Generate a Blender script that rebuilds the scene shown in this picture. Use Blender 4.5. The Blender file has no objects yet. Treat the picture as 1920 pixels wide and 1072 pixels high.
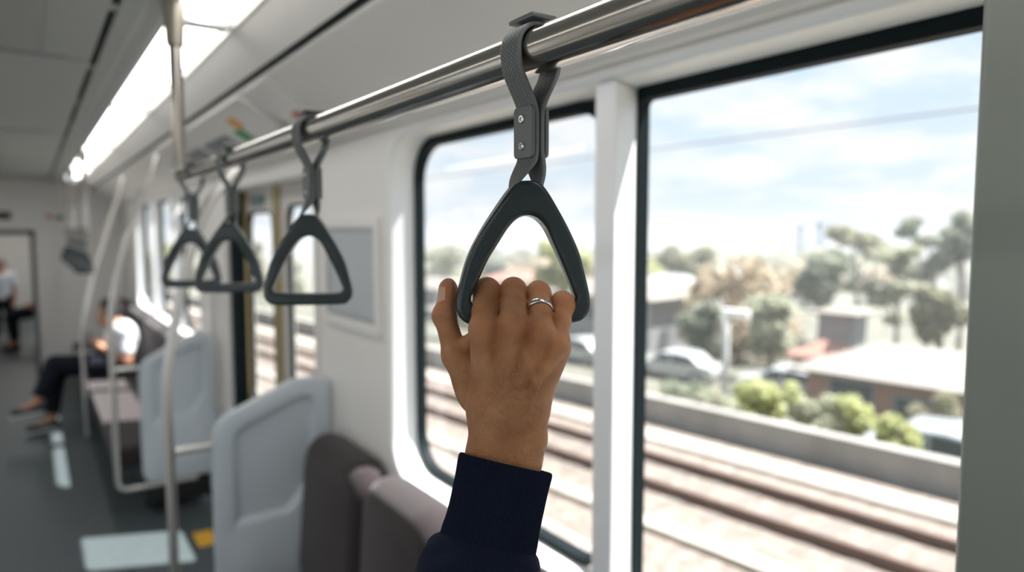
import bpy, bmesh, math, random
import numpy as np
from mathutils import Vector, Matrix

random.seed(7)
RNG = np.random.default_rng(11)
SC = bpy.context.scene
COL = SC.collection
PI = math.pi

# ------------------------------------------------------------------ scene settings
SC.view_settings.view_transform = 'Standard'
SC.view_settings.look = 'None'
SC.view_settings.exposure = 0.40
SC.view_settings.gamma = 1.0
SC.view_settings.use_curve_mapping = False
SC.cycles.use_denoising = True
SC.cycles.max_bounces = 10
SC.cycles.diffuse_bounces = 6
SC.cycles.glossy_bounces = 5
SC.cycles.transparent_max_bounces = 24
SC.cycles.sample_clamp_indirect = 6.0
SC.cycles.caustics_reflective = False
SC.cycles.caustics_refractive = False


# ------------------------------------------------------------------ materials
def new_mat(name):
    m = bpy.data.materials.new(name)
    m.use_nodes = True
    nt = m.node_tree
    return m, nt, nt.nodes['Principled BSDF']


def plain(name, rgb, rough=0.5, metal=0.0, spec=0.5, var=0.0, vscale=6.0, bump=0.0, bscale=200.0, coat=0.0):
    m, nt, b = new_mat(name)
    b.inputs['Base Color'].default_value = (*rgb, 1)
    b.inputs['Roughness'].default_value = rough
    b.inputs['Metallic'].default_value = metal
    b.inputs['Specular IOR Level'].default_value = spec
    b.inputs['Coat Weight'].default_value = coat
    tc = nt.nodes.new('ShaderNodeTexCoord')
    if var > 0:
        n = nt.nodes.new('ShaderNodeTexNoise')
        n.inputs['Scale'].default_value = vscale
        n.inputs['Detail'].default_value = 5
        nt.links.new(tc.outputs['Object'], n.inputs['Vector'])
        r = nt.nodes.new('ShaderNodeValToRGB')
        r.color_ramp.elements[0].position = 0.3
        r.color_ramp.elements[1].position = 0.7
        r.color_ramp.elements[0].color = (*[c * (1 - var) for c in rgb], 1)
        r.color_ramp.elements[1].color = (*[min(1, c * (1 + var)) for c in rgb], 1)
        nt.links.new(n.outputs['Fac'], r.inputs['Fac'])
        nt.links.new(r.outputs['Color'], b.inputs['Base Color'])
    if bump > 0:
        n2 = nt.nodes.new('ShaderNodeTexNoise')
        n2.inputs['Scale'].default_value = bscale
        n2.inputs['Detail'].default_value = 3
        nt.links.new(tc.outputs['Object'], n2.inputs['Vector'])
        bp = nt.nodes.new('ShaderNodeBump')
        bp.inputs['Strength'].default_value = bump
        bp.inputs['Distance'].default_value = 0.002
        nt.links.new(n2.outputs['Fac'], bp.inputs['Height'])
        nt.links.new(bp.outputs['Normal'], b.inputs['Normal'])
    return m


def emitter(name, rgb, strength):
    m, nt, b = new_mat(name)
    b.inputs['Base Color'].default_value = (0.8, 0.8, 0.8, 1)
    b.inputs['Emission Color'].default_value = (*rgb, 1)
    b.inputs['Emission Strength'].default_value = strength
    return m


def glass_mat(name, tint=(0.955, 0.965, 0.97), gloss=0.10):
    m = bpy.data.materials.new(name)
    m.use_nodes = True
    nt = m.node_tree
    nt.nodes.clear()
    out = nt.nodes.new('ShaderNodeOutputMaterial')
    t = nt.nodes.new('ShaderNodeBsdfTransparent')
    t.inputs['Color'].default_value = (*tint, 1)
    g = nt.nodes.new('ShaderNodeBsdfGlossy')
    g.inputs['Roughness'].default_value = 0.02
    fr = nt.nodes.new('ShaderNodeFresnel')
    fr.inputs['IOR'].default_value = 1.45
    mu = nt.nodes.new('ShaderNodeMath')
    mu.operation = 'MULTIPLY'
    mu.inputs[1].default_value = gloss
    mx = nt.nodes.new('ShaderNodeMixShader')
    nt.links.new(fr.outputs['Fac'], mu.inputs[0])
    nt.links.new(mu.outputs[0], mx.inputs['Fac'])
    nt.links.new(t.outputs[0], mx.inputs[1])
    nt.links.new(g.outputs[0], mx.inputs[2])
    nt.links.new(mx.outputs[0], out.inputs['Surface'])
    return m


def leaf_mat(name, rgb, var=0.35):
    m, nt, b = new_mat(name)
    gi = nt.nodes.new('ShaderNodeNewGeometry')
    r = nt.nodes.new('ShaderNodeValToRGB')
    r.color_ramp.elements[0].color = (*[c * (1 - var) for c in rgb], 1)
    r.color_ramp.elements[1].color = (*[min(1, c * (1 + var)) for c in rgb], 1)
    nt.links.new(gi.outputs['Random Per Island'], r.inputs['Fac'])
    nt.links.new(r.outputs['Color'], b.inputs['Base Color'])
    b.inputs['Roughness'].default_value = 0.6
    out = nt.nodes['Material Output']
    tr = nt.nodes.new('ShaderNodeBsdfTranslucent')
    nt.links.new(r.outputs['Color'], tr.inputs['Color'])
    mx_ = nt.nodes.new('ShaderNodeMixShader'); mx_.inputs['Fac'].default_value = 0.5
    nt.links.new(b.outputs[0], mx_.inputs[1]); nt.links.new(tr.outputs[0], mx_.inputs[2]); nt.links.new(mx_.outputs[0], out.inputs['Surface'])
    return m


def skin_mat():
    m, nt, b = new_mat('skin')
    N, L = nt.nodes.new, nt.links.new
    tc = N('ShaderNodeTexCoord')
    n = N('ShaderNodeTexNoise'); n.inputs['Scale'].default_value = 38; n.inputs['Detail'].default_value = 6; n.inputs['Roughness'].default_value = 0.6
    L(tc.outputs['Object'], n.inputs['Vector'])
    r = N('ShaderNodeValToRGB')
    r.color_ramp.elements[0].position = 0.33; r.color_ramp.elements[0].color = (0.37, 0.150, 0.060, 1)
    r.color_ramp.elements[1].position = 0.68; r.color_ramp.elements[1].color = (0.56, 0.275, 0.130, 1)
    L(n.outputs['Fac'], r.inputs['Fac'])
    at = N('ShaderNodeVertexColor'); at.layer_name = 'blush'
    mx = N('ShaderNodeMix'); mx.data_type = 'RGBA'; mx.blend_type = 'MIX'
    mx.inputs[7].default_value = (0.53, 0.195, 0.092, 1)
    sep = N('ShaderNodeSeparateColor'); L(at.outputs['Color'], sep.inputs['Color'])
    L(sep.outputs['Red'], mx.inputs[0]); L(r.outputs['Color'], mx.inputs[6])
    # fine dark hairs on the back of the hand, a wear pattern of its own
    mp = N('ShaderNodeMapping'); mp.inputs['Scale'].default_value = (700, 130, 300); mp.inputs['Rotation'].default_value = (0, 0, 0.5)
    L(tc.outputs['Object'], mp.inputs['Vector'])
    hn = N('ShaderNodeTexNoise'); hn.inputs['Scale'].default_value = 1.0; hn.inputs['Detail'].default_value = 2
    L(mp.outputs['Vector'], hn.inputs['Vector'])
    hr = N('ShaderNodeValToRGB'); hr.color_ramp.elements[0].position = 0.60; hr.color_ramp.elements[1].position = 0.72
    hr.color_ramp.elements[0].color = (0, 0, 0, 1); hr.color_ramp.elements[1].color = (1, 1, 1, 1)
    L(hn.outputs['Fac'], hr.inputs['Fac'])
    mm = N('ShaderNodeMath'); mm.operation = 'MULTIPLY'; L(hr.outputs['Color'], mm.inputs[0]); L(sep.outputs['Green'], mm.inputs[1])
    m2 = N('ShaderNodeMix'); m2.data_type = 'RGBA'; m2.inputs[7].default_value = (0.17, 0.085, 0.05, 1)
    ms = N('ShaderNodeMath'); ms.operation = 'MULTIPLY'; ms.inputs[1].default_value = 0.25; L(mm.outputs[0], ms.inputs[0])
    L(ms.outputs[0], m2.inputs[0]); L(mx.outputs[2], m2.inputs[6])
    L(m2.outputs[2], b.inputs['Base Color'])
    b.inputs['Roughness'].default_value = 0.47
    b.inputs['Specular IOR Level'].default_value = 0.42
    b.inputs['Subsurface Weight'].default_value = 0.12
    b.inputs['Subsurface Radius'].default_value = (1.0, 0.35, 0.2)
    b.inputs['Subsurface Scale'].default_value = 0.004
    # skin relief: pores, cross-hatch and wrinkles
    v = N('ShaderNodeTexVoronoi'); v.feature = 'DISTANCE_TO_EDGE'; v.inputs['Scale'].default_value = 880
    nd = N('ShaderNodeTexNoise'); nd.inputs['Scale'].default_value = 150; nd.inputs['Detail'].default_value = 2
    L(tc.outputs['Object'], nd.inputs['Vector'])
    va = N('ShaderNodeVectorMath'); va.operation = 'MULTIPLY_ADD'; va.inputs[1].default_value = (0.003, 0.003, 0.003)
    L(nd.outputs['Color'], va.inputs[0]); L(tc.outputs['Object'], va.inputs[2])
    L(va.outputs[0], v.inputs['Vector'])
    vr = N('ShaderNodeMath'); vr.operation = 'MINIMUM'; vr.inputs[1].default_value = 0.22; L(v.outputs['Distance'], vr.inputs[0])
    # wrinkles run across the fingers and the wrist
    mw = N('ShaderNodeMapping'); mw.inputs['Scale'].default_value = (40, 420, 120)
    L(va.outputs[0], mw.inputs['Vector'])
    wn = N('ShaderNodeTexNoise'); wn.inputs['Scale'].default_value = 1.0; wn.inputs['Detail'].default_value = 3
    L(mw.outputs['Vector'], wn.inputs['Vector'])
    wm = N('ShaderNodeMath'); wm.operation = 'MULTIPLY'; L(wn.outputs['Fac'], wm.inputs[0])
    wb = N('ShaderNodeMath'); wb.operation = 'MULTIPLY_ADD'; wb.inputs[1].default_value = 1.15; wb.inputs[2].default_value = 0.3
    L(sep.outputs['Blue'], wb.inputs[0]); L(wb.outputs[0], wm.inputs[1])
    ad = N('ShaderNodeMath'); ad.operation = 'MULTIPLY_ADD'; ad.inputs[1].default_value = 1.2
    L(vr.outputs[0], ad.inputs[0]); L(wm.outputs[0], ad.inputs[2])
    bp = N('ShaderNodeBump'); bp.inputs['Strength'].default_value = 0.7; bp.inputs['Distance'].default_value = 0.0016
    L(ad.outputs[0], bp.inputs['Height']); L(bp.outputs['Normal'], b.inputs['Normal'])
    return m


def woven_mat():
    m, nt, b = new_mat('strap_webbing')
    N, L = nt.nodes.new, nt.links.new
    uv = N('ShaderNodeUVMap')
    mp = N('ShaderNodeMapping'); mp.inputs['Scale'].default_value = (1, 1, 1)
    L(uv.outputs['UV'], mp.inputs['Vector'])
    br = N('ShaderNodeTexBrick')
    br.inputs['Scale'].default_value = 1.0
    br.inputs['Brick Width'].default_value = 0.0032
    br.inputs['Row Height'].default_value = 0.0022
    br.inputs['Mortar Size'].default_value = 0.0005
    br.inputs['Mortar Smooth'].default_value = 0.6
    br.inputs['Color1'].default_value = (0.25, 0.26, 0.25, 1)
    br.inputs['Color2'].default_value = (0.20, 0.21, 0.203, 1)
    br.inputs['Mortar'].default_value = (0.085, 0.092, 0.09, 1)
    L(mp.outputs['Vector'], br.inputs['Vector'])
    L(br.outputs['Color'], b.inputs['Base Color'])
    inv = N('ShaderNodeMath'); inv.operation = 'SUBTRACT'; inv.inputs[0].default_value = 1.0
    L(br.outputs['Fac'], inv.inputs[1])
    bp = N('ShaderNodeBump'); bp.inputs['Strength'].default_value = 0.7; bp.inputs['Distance'].default_value = 0.0006
    L(inv.outputs[0], bp.inputs['Height']); L(bp.outputs['Normal'], b.inputs['Normal'])
    b.inputs['Roughness'].default_value = 0.6
    return m


def steel_mat(name, rgb=(0.47, 0.445, 0.41), rough=0.16):
    m, nt, b = new_mat(name)
    N, L = nt.nodes.new, nt.links.new
    b.inputs['Base Color'].default_value = (*rgb, 1)
    b.inputs['Metallic'].default_value = 1.0
    tc = N('ShaderNodeTexCoord')
    mp = N('ShaderNodeMapping'); mp.inputs['Scale'].default_value = (420, 1.5, 420)
    L(tc.outputs['Object'], mp.inputs['Vector'])
    n = N('ShaderNodeTexNoise'); n.inputs['Scale'].default_value = 1.0; n.inputs['Detail'].default_value = 3
    L(mp.outputs['Vector'], n.inputs['Vector'])
    mr = N('ShaderNodeMapRange'); mr.inputs['To Min'].default_value = rough - 0.05; mr.inputs['To Max'].default_value = rough + 0.07
    L(n.outputs['Fac'], mr.inputs['Value']); L(mr.outputs['Result'], b.inputs['Roughness'])
    return m


def perforated_mat():
    m, nt, b = new_mat('perforated_panel')
    N, L = nt.nodes.new, nt.links.new
    tc = N('ShaderNodeTexCoord')
    v = N('ShaderNodeTexVoronoi'); v.inputs['Scale'].default_value = 75; v.inputs['Randomness'].default_value = 0.0
    L(tc.outputs['Object'], v.inputs['Vector'])
    r = N('ShaderNodeValToRGB'); r.color_ramp.interpolation = 'EASE'
    r.color_ramp.elements[0].position = 0.25; r.color_ramp.elements[0].color = (0.09, 0.10, 0.10, 1)
    r.color_ramp.elements[1].position = 0.40; r.color_ramp.elements[1].color = (0.40, 0.42, 0.41, 1)
    L(v.outputs['Distance'], r.inputs['Fac']); L(r.outputs['Color'], b.inputs['Base Color'])
    b.inputs['Roughness'].default_value = 0.5
    return m


def stone_mat(name, c1, c2, scale):
    m, nt, b = new_mat(name)
    N, L = nt.nodes.new, nt.links.new
    tc = N('ShaderNodeTexCoord')
    n = N('ShaderNodeTexNoise'); n.inputs['Scale'].default_value = scale; n.inputs['Detail'].default_value = 8; n.inputs['Roughness'].default_value = 0.65
    L(tc.outputs['Object'], n.inputs['Vector'])
    r = N('ShaderNodeValToRGB')
    r.color_ramp.elements[0].position = 0.35; r.color_ramp.elements[0].color = (*c1, 1)
    r.color_ramp.elements[1].position = 0.65; r.color_ramp.elements[1].color = (*c2, 1)
    L(n.outputs['Fac'], r.inputs['Fac']); L(r.outputs['Color'], b.inputs['Base Color'])
    bp = N('ShaderNodeBump'); bp.inputs['Strength'].default_value = 0.5; bp.inputs['Distance'].default_value = 0.03
    L(n.outputs['Fac'], bp.inputs['Height']); L(bp.outputs['Normal'], b.inputs['Normal'])
    b.inputs['Roughness'].default_value = 0.9
    return m


def fabric_mat(name, c1, c2, scale=160, sheen=0.15):
    m, nt, b = new_mat(name)
    N, L = nt.nodes.new, nt.links.new
    tc = N('ShaderNodeTexCoord')
    n = N('ShaderNodeTexNoise'); n.inputs['Scale'].default_value = scale; n.inputs['Detail'].default_value = 3
    L(tc.outputs['Object'], n.inputs['Vector'])
    r = N('ShaderNodeValToRGB')
    r.color_ramp.elements[0].position = 0.38; r.color_ramp.elements[0].color = (*c1, 1)
    r.color_ramp.elements[1].position = 0.62; r.color_ramp.elements[1].color = (*c2, 1)
    L(n.outputs['Fac'], r.inputs['Fac']); L(r.outputs['Color'], b.inputs['Base Color'])
    bp = N('ShaderNodeBump'); bp.inputs['Strength'].default_value = 0.3; bp.inputs['Distance'].default_value = 0.001
    L(n.outputs['Fac'], bp.inputs['Height']); L(bp.outputs['Normal'], b.inputs['Normal'])
    b.inputs['Roughness'].default_value = 0.95
    b.inputs['Sheen Weight'].default_value = sheen
    b.inputs['Specular IOR Level'].default_value = 0.25
    return m


M = {}
M['white'] = plain('white_panel', (0.81, 0.785, 0.755), 0.40, var=0.02, vscale=2)
M['ceiling'] = plain('ceiling_panel', (0.47, 0.49, 0.48), 0.42, var=0.02, vscale=2)
M['partition'] = plain('partition_plastic', (0.58, 0.635, 0.68), 0.36, var=0.02, vscale=3)
M['frame'] = plain('window_surround', (0.84, 0.85, 0.86), 0.40)
M['dark'] = plain('dark_gap', (0.03, 0.035, 0.035), 0.7)
M['rubber'] = plain('black_rubber', (0.005, 0.011, 0.013), 0.65, spec=0.15)
M['post'] = plain('grey_post_paint', (0.19, 0.21, 0.185), 0.42, var=0.04, vscale=8)
M['steel'] = steel_mat('brushed_steel')
M['pole_steel'] = steel_mat('satin_steel', (0.66, 0.645, 0.62), 0.32)
M['silver'] = steel_mat('silver', (0.80, 0.79, 0.77), 0.16)
M['door'] = plain('door_leaf', (0.62, 0.60, 0.57), 0.35, var=0.02)
M['brass'] = plain('brass_edge', (0.36, 0.28, 0.14), 0.4, metal=0.4)
M['yellow'] = plain('yellow_paint', (0.80, 0.42, 0.03), 0.5)
M['floor'] = plain('floor_vinyl', (0.066, 0.082, 0.087), 0.48, spec=0.4, var=0.10, vscale=25)
M['handle'] = plain('handle_plastic', (0.021, 0.033, 0.037), 0.24, bump=0.02, bscale=700, coat=0.15)
M['plate'] = plain('plate_plastic', (0.150, 0.163, 0.160), 0.42, bump=0.05, bscale=500)
M['strap'] = woven_mat()
M['skin'] = skin_mat()
M['nail'] = plain('nail', (0.58, 0.32, 0.21), 0.30, coat=0.3)
M['navy'] = fabric_mat('navy_jersey', (0.0022, 0.0048, 0.0150), (0.0045, 0.0092, 0.0280), 900, 0.0)
M['seat'] = fabric_mat('seat_moquette', (0.024, 0.019, 0.020), (0.048, 0.038, 0.040), 220)
M['seat_lit'] = M['seat']
M['lamp'] = emitter('lamp_diffuser', (1.0, 0.975, 0.945), 4.4)
M['glass'] = glass_mat('window_glass')
M['perforated'] = perforated_mat()
M['grey'] = plain('notice_grey', (0.50, 0.52, 0.54), 0.45)
M['alu'] = plain('aluminium_trim', (0.45, 0.47, 0.48), 0.35, metal=0.6)
M['black'] = plain('black_plastic', (0.012, 0.013, 0.014), 0.35)
M['screen'] = plain('screen_off', (0.12, 0.16, 0.17), 0.12)
M['orange'] = plain('orange_print', (0.85, 0.36, 0.05), 0.5)
M['green'] = plain('green_print', (0.03, 0.30, 0.09), 0.5)
M['red'] = plain('red_print', (0.55, 0.10, 0.09), 0.5)
M['blue'] = plain('blue_print', (0.16, 0.25, 0.42), 0.5)
M['ballast'] = stone_mat('ballast', (0.125, 0.100, 0.085), (0.26, 0.218, 0.185), 5.5)
M['concrete'] = stone_mat('concrete', (0.25, 0.24, 0.225), (0.32, 0.31, 0.295), 1.2)
M['trough'] = stone_mat('pale_concrete', (0.28, 0.258, 0.225), (0.34, 0.318, 0.28), 2)
M['rail'] = plain('rail_steel', (0.17, 0.12, 0.10), 0.45, metal=0.3)
M['earth'] = stone_mat('dry_earth', (0.085, 0.090, 0.065), (0.150, 0.142, 0.115), 0.35)
M['sleeper'] = plain('sleeper_concrete', (0.155, 0.135, 0.118), 0.9)
M['bark'] = plain('bark', (0.16, 0.13, 0.11), 0.9)
M['roof_pale'] = plain('pale_roof', (0.21, 0.19, 0.17), 0.7, var=0.05)
M['roof_red'] = plain('terracotta_roof', (0.30, 0.15, 0.115), 0.8)
M['wall_pale'] = plain('pale_render', (0.27, 0.28, 0.295), 0.8)
M['wall_brick'] = plain('brick_wall', (0.30, 0.20, 0.16), 0.8)
M['pane'] = plain('dark_pane', (0.05, 0.07, 0.08), 0.15)
M['car_white'] = plain('white_car_paint', (0.40, 0.41, 0.42), 0.25, coat=0.5)
M['car_grey'] = plain('silver_car_paint', (0.28, 0.30, 0.32), 0.25, coat=0.5)
M['tyre'] = plain('tyre', (0.02, 0.02, 0.02), 0.8)
M['tower'] = plain('tower_facade', (0.36, 0.42, 0.50), 0.6)
M['wire'] = plain('wire', (0.20, 0.20, 0.21), 0.6)
M['pole_grey'] = plain('galvanised_pole', (0.48, 0.48, 0.48), 0.6)
M['shirt'] = fabric_mat('white_shirt', (0.60, 0.63, 0.68), (0.72, 0.75, 0.80), 120)
M['trousers'] = fabric_mat('dark_trousers', (0.006, 0.008, 0.014), (0.011, 0.014, 0.022), 150, 0.0)
hz_ = bpy.data.materials.new('haze'); hz_.use_nodes = True; hz_.node_tree.nodes.clear()
_o = hz_.node_tree.nodes.new('ShaderNodeOutputMaterial'); _v = hz_.node_tree.nodes.new('ShaderNodeVolumeScatter')
_v.inputs['Density'].default_value = 0.0020; _v.inputs['Color'].default_value = (0.96, 0.98, 1.0, 1); _v.inputs['Anisotropy'].default_value = 0.2
hz_.node_tree.links.new(_v.outputs[0], _o.inputs['Volume'])
M['haze'] = hz_
M['arm_hair'] = plain('arm_hair', (0.035, 0.02, 0.014), 0.5)
M['hair'] = plain('black_hair', (0.012, 0.010, 0.009), 0.5)
M['shoe'] = plain('dark_shoe', (0.03, 0.034, 0.036), 0.6)
M['sole'] = plain('pale_sole', (0.55, 0.56, 0.56), 0.7)
M['skin_far'] = plain('skin_plain', (0.42, 0.21, 0.125), 0.5)
M['dark_cloth'] = fabric_mat('dark_clothes', (0.012, 0.013, 0.015), (0.025, 0.026, 0.03), 150)
LEAF = [leaf_mat('leaf_olive', (0.34, 0.335, 0.235)), leaf_mat('leaf_dark', (0.31, 0.335, 0.26)),
        leaf_mat('leaf_brown', (0.45, 0.38, 0.275)), leaf_mat('leaf_lime', (0.52, 0.54, 0.30)),
        leaf_mat('leaf_pale', (0.47, 0.48, 0.37))]


# ------------------------------------------------------------------ object helpers
def link(name, me, mat=None, parent=None, kind=None, smooth=False):
    o = bpy.data.objects.new(name, me)
    COL.objects.link(o)
    if mat is not None:
        for x in (mat if isinstance(mat, (list, tuple)) else [mat]):
            me.materials.append(x)
    if parent is not None:
        o.parent = parent
    if kind:
        o['kind'] = kind
    if smooth:
        me.polygons.foreach_set('use_smooth', [True] * len(me.polygons))
    return o


def tag(o, label, cat, group=None, kind=None):
    o['label'] = label
    o['category'] = cat
    if group:
        o['group'] = group
    if kind:
        o['kind'] = kind
    return o


def thing(name, label, cat, loc=(0, 0, 0), rotz=0.0, group=None):
    o = bpy.data.objects.new(name, None)
    COL.objects.link(o)
    o.location = loc
    o.rotation_euler = (0, 0, rotz)
    o.empty_display_size = 0.05
    return tag(o, label, cat, group)


def copy_tree(o, parent=None):
    c = o.copy()
    COL.objects.link(c)
    if parent is not None:
        c.parent = parent
        c.matrix_parent_inverse = o.matrix_parent_inverse.copy()
    for ch in [x for x in bpy.data.objects if x.parent == o]:
        copy_tree(ch, c)
    return c


class MB:
    """Collects shapes into one mesh."""
    def __init__(s):
        s.v, s.f = [], []

    def add(s, vs, fs):
        b = len(s.v)
        s.v.extend([tuple(map(float, v)) for v in vs])
        s.f.extend([tuple(b + i for i in f) for f in fs])
        return s

    def box(s, x0, x1, y0, y1, z0, z1, bev=0.0, seg=3):
        if bev <= 0:
            vs = [(x, y, z) for x in (x0, x1) for y in (y0, y1) for z in (z0, z1)]
            fs = [(0, 1, 3, 2), (4, 6, 7, 5), (0, 4, 5, 1), (2, 3, 7, 6), (0, 2, 6, 4), (1, 5, 7, 3)]
            return s.add(vs, fs)
        bm = bmesh.new()
        bmesh.ops.create_cube(bm, size=1)
        for v in bm.verts:
            v.co = Vector(((x0 + x1) / 2 + v.co.x * (x1 - x0), (y0 + y1) / 2 + v.co.y * (y1 - y0), (z0 + z1) / 2 + v.co.z * (z1 - z0)))
        bmesh.ops.bevel(bm, geom=bm.edges[:], offset=bev, segments=seg, profile=0.5, affect='EDGES')
        bm.verts.index_update()
        s.add([v.co for v in bm.verts], [[v.index for v in f.verts] for f in bm.faces])
        bm.free()
        return s

    def tube(s, pts, r, n=20, cap=True):
        pts = [Vector(p) for p in pts]
        rs = r if isinstance(r, (list, tuple)) else [r] * len(pts)
        t0 = (pts[1] - pts[0]).normalized()
        ref = Vector((0, 0, 1)) if abs(t0.z) < 0.9 else Vector((1, 0, 0))
        u = t0.cross(ref).normalized()
        rings, prev = [], t0
        for i, p in enumerate(pts):
            if i == 0:
                t = t0
            elif i == len(pts) - 1:
                t = (pts[-1] - pts[-2]).normalized()
            else:
                t = ((pts[i + 1] - p).normalized() + (p - pts[i - 1]).normalized()).normalized()
            q = prev.rotation_difference(t)
            u = (q @ u).normalized()
            w = t.cross(u).normalized()
            prev = t
            rings.append([p + (u * math.cos(2 * PI * k / n) + w * math.sin(2 * PI * k / n)) * rs[i] for k in range(n)])
        vs = [v for ring in rings for v in ring]
        fs = []
        for i in range(len(pts) - 1):
            for k in range(n):
                a, b = i * n + k, i * n + (k + 1) % n
                fs.append((a, b, b + n, a + n))
        if cap:
            fs.append(tuple(range(n - 1, -1, -1)))
            fs.append(tuple((len(pts) - 1) * n + k for k in range(n)))
        return s.add(vs, fs)

    def lathe(s, prof, c, axis='z', n=32):
        """prof: (radius, height) pairs about an axis through c."""
        vs = []
        for r, h in prof:
            for k in range(n):
                a = 2 * PI * k / n
                p = (r * math.cos(a), r * math.sin(a), h)
                if axis == 'x':
                    p = (h, p[0], p[1])
                elif axis == 'y':
                    p = (p[1], h, p[0])
                vs.append((c[0] + p[0], c[1] + p[1], c[2] + p[2]))
        fs = []
        for i in range(len(prof) - 1):
            for k in range(n):
                a, b = i * n + k, i * n + (k + 1) % n
                fs.append((a, b, b + n, a + n))
        fs.append(tuple(range(n - 1, -1, -1)))
        fs.append(tuple((len(prof) - 1) * n + k for k in range(n)))
        return s.add(vs, fs)

    def prism(s, poly, h0, h1, axis='y', bev=0.0, seg=2):
        """poly is a 2D outline; axis names the extrusion axis (y: poly = x,z; x: poly = y,z; z: poly = x,y)."""
        def P(a, b, h):
            return {'y': (a, h, b), 'x': (h, a, b), 'z': (a, b, h)}[axis]
        n = len(poly)
        bm = bmesh.new()
        lo = [bm.verts.new(P(a, b, h0)) for a, b in poly]
        hi = [bm.verts.new(P(a, b, h1)) for a, b in poly]
        bm.faces.new(lo[::-1]); bm.faces.new(hi)
        for i in range(n):
            bm.faces.new((lo[i], lo[(i + 1) % n], hi[(i + 1) % n], hi[i]))
        bmesh.ops.recalc_face_normals(bm, faces=bm.faces[:])
        if bev > 0:
            bmesh.ops.bevel(bm, geom=bm.edges[:], offset=bev, segments=seg, profile=0.5, affect='EDGES', clamp_overlap=True)
        bm.verts.index_update()
        s.add([v.co for v in bm.verts], [[v.index for v in f.verts] for f in bm.faces])
        bm.free()
        return s

    def build(s, name, mat, parent=None, kind=None, smooth=False, auto=None):
        me = bpy.data.meshes.new(name)
        me.from_pydata(s.v, [], s.f)
        bm = bmesh.new(); bm.from_mesh(me)
        bmesh.ops.recalc_face_normals(bm, faces=bm.faces[:])
        bm.to_mesh(me); bm.free()
        o = link(name, me, mat, parent, kind, smooth or auto is not None)
        if auto is not None:
            me.set_sharp_from_angle(angle=math.radians(auto))
        return o


def smooth_path(pts, n=8):
    """Catmull-Rom through pts."""
    P = [np.array(p, float) for p in pts]
    P = [2 * P[0] - P[1]] + P + [2 * P[-1] - P[-2]]
    out = []
    for i in range(1, len(P) - 2):
        for k in range(n):
            t = k / n
            a, b, c, d = P[i - 1], P[i], P[i + 1], P[i + 2]
            out.append(0.5 * (2 * b + (c - a) * t + (2 * a - 5 * b + 4 * c - d) * t * t + (3 * b - a - 3 * c + d) * t ** 3))
    out.append(P[-2])
    return out


def fillet_path(pts, rad, n=8):
    """Polyline with rounded corners."""
    P = [Vector(p) for p in pts]
    out = [P[0]]
    for i in range(1, len(P) - 1):
        d0, d1 = (P[i - 1] - P[i]), (P[i + 1] - P[i])
        r = min(rad, d0.length * 0.48, d1.length * 0.48)
        a, b = P[i] + d0.normalized() * r, P[i] + d1.normalized() * r
        for k in range(n + 1):
            t = k / n
            out.append(a * (1 - t) ** 2 + P[i] * 2 * t * (1 - t) + b * t * t)
    out.append(P[-1])
    return out


# ------------------------------------------------------------------ signed-distance meshing
def smin(a, b, k):
    if k <= 0:
        return np.minimum(a, b)
    h = np.maximum(k - np.abs(a - b), 0) / k
    return np.minimum(a, b) - h * h * k * 0.25


def cap(p, a, b, ra, rb):
    ax, ay, az = a
    bx, by, bz = b[0] - ax, b[1] - ay, b[2] - az
    X, Y, Z = p[0] - ax, p[1] - ay, p[2] - az
    h = np.clip((X * bx + Y * by + Z * bz) / max(bx * bx + by * by + bz * bz, 1e-12), 0, 1)
    return np.sqrt((X - bx * h) ** 2 + (Y - by * h) ** 2 + (Z - bz * h) ** 2) - (ra + (rb - ra) * h)


def ell(p, c, r):
    X, Y, Z = (p[0] - c[0]) / r[0], (p[1] - c[1]) / r[1], (p[2] - c[2]) / r[2]
    k = np.sqrt(X * X + Y * Y + Z * Z)
    return (k - 1) * min(r)


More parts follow.
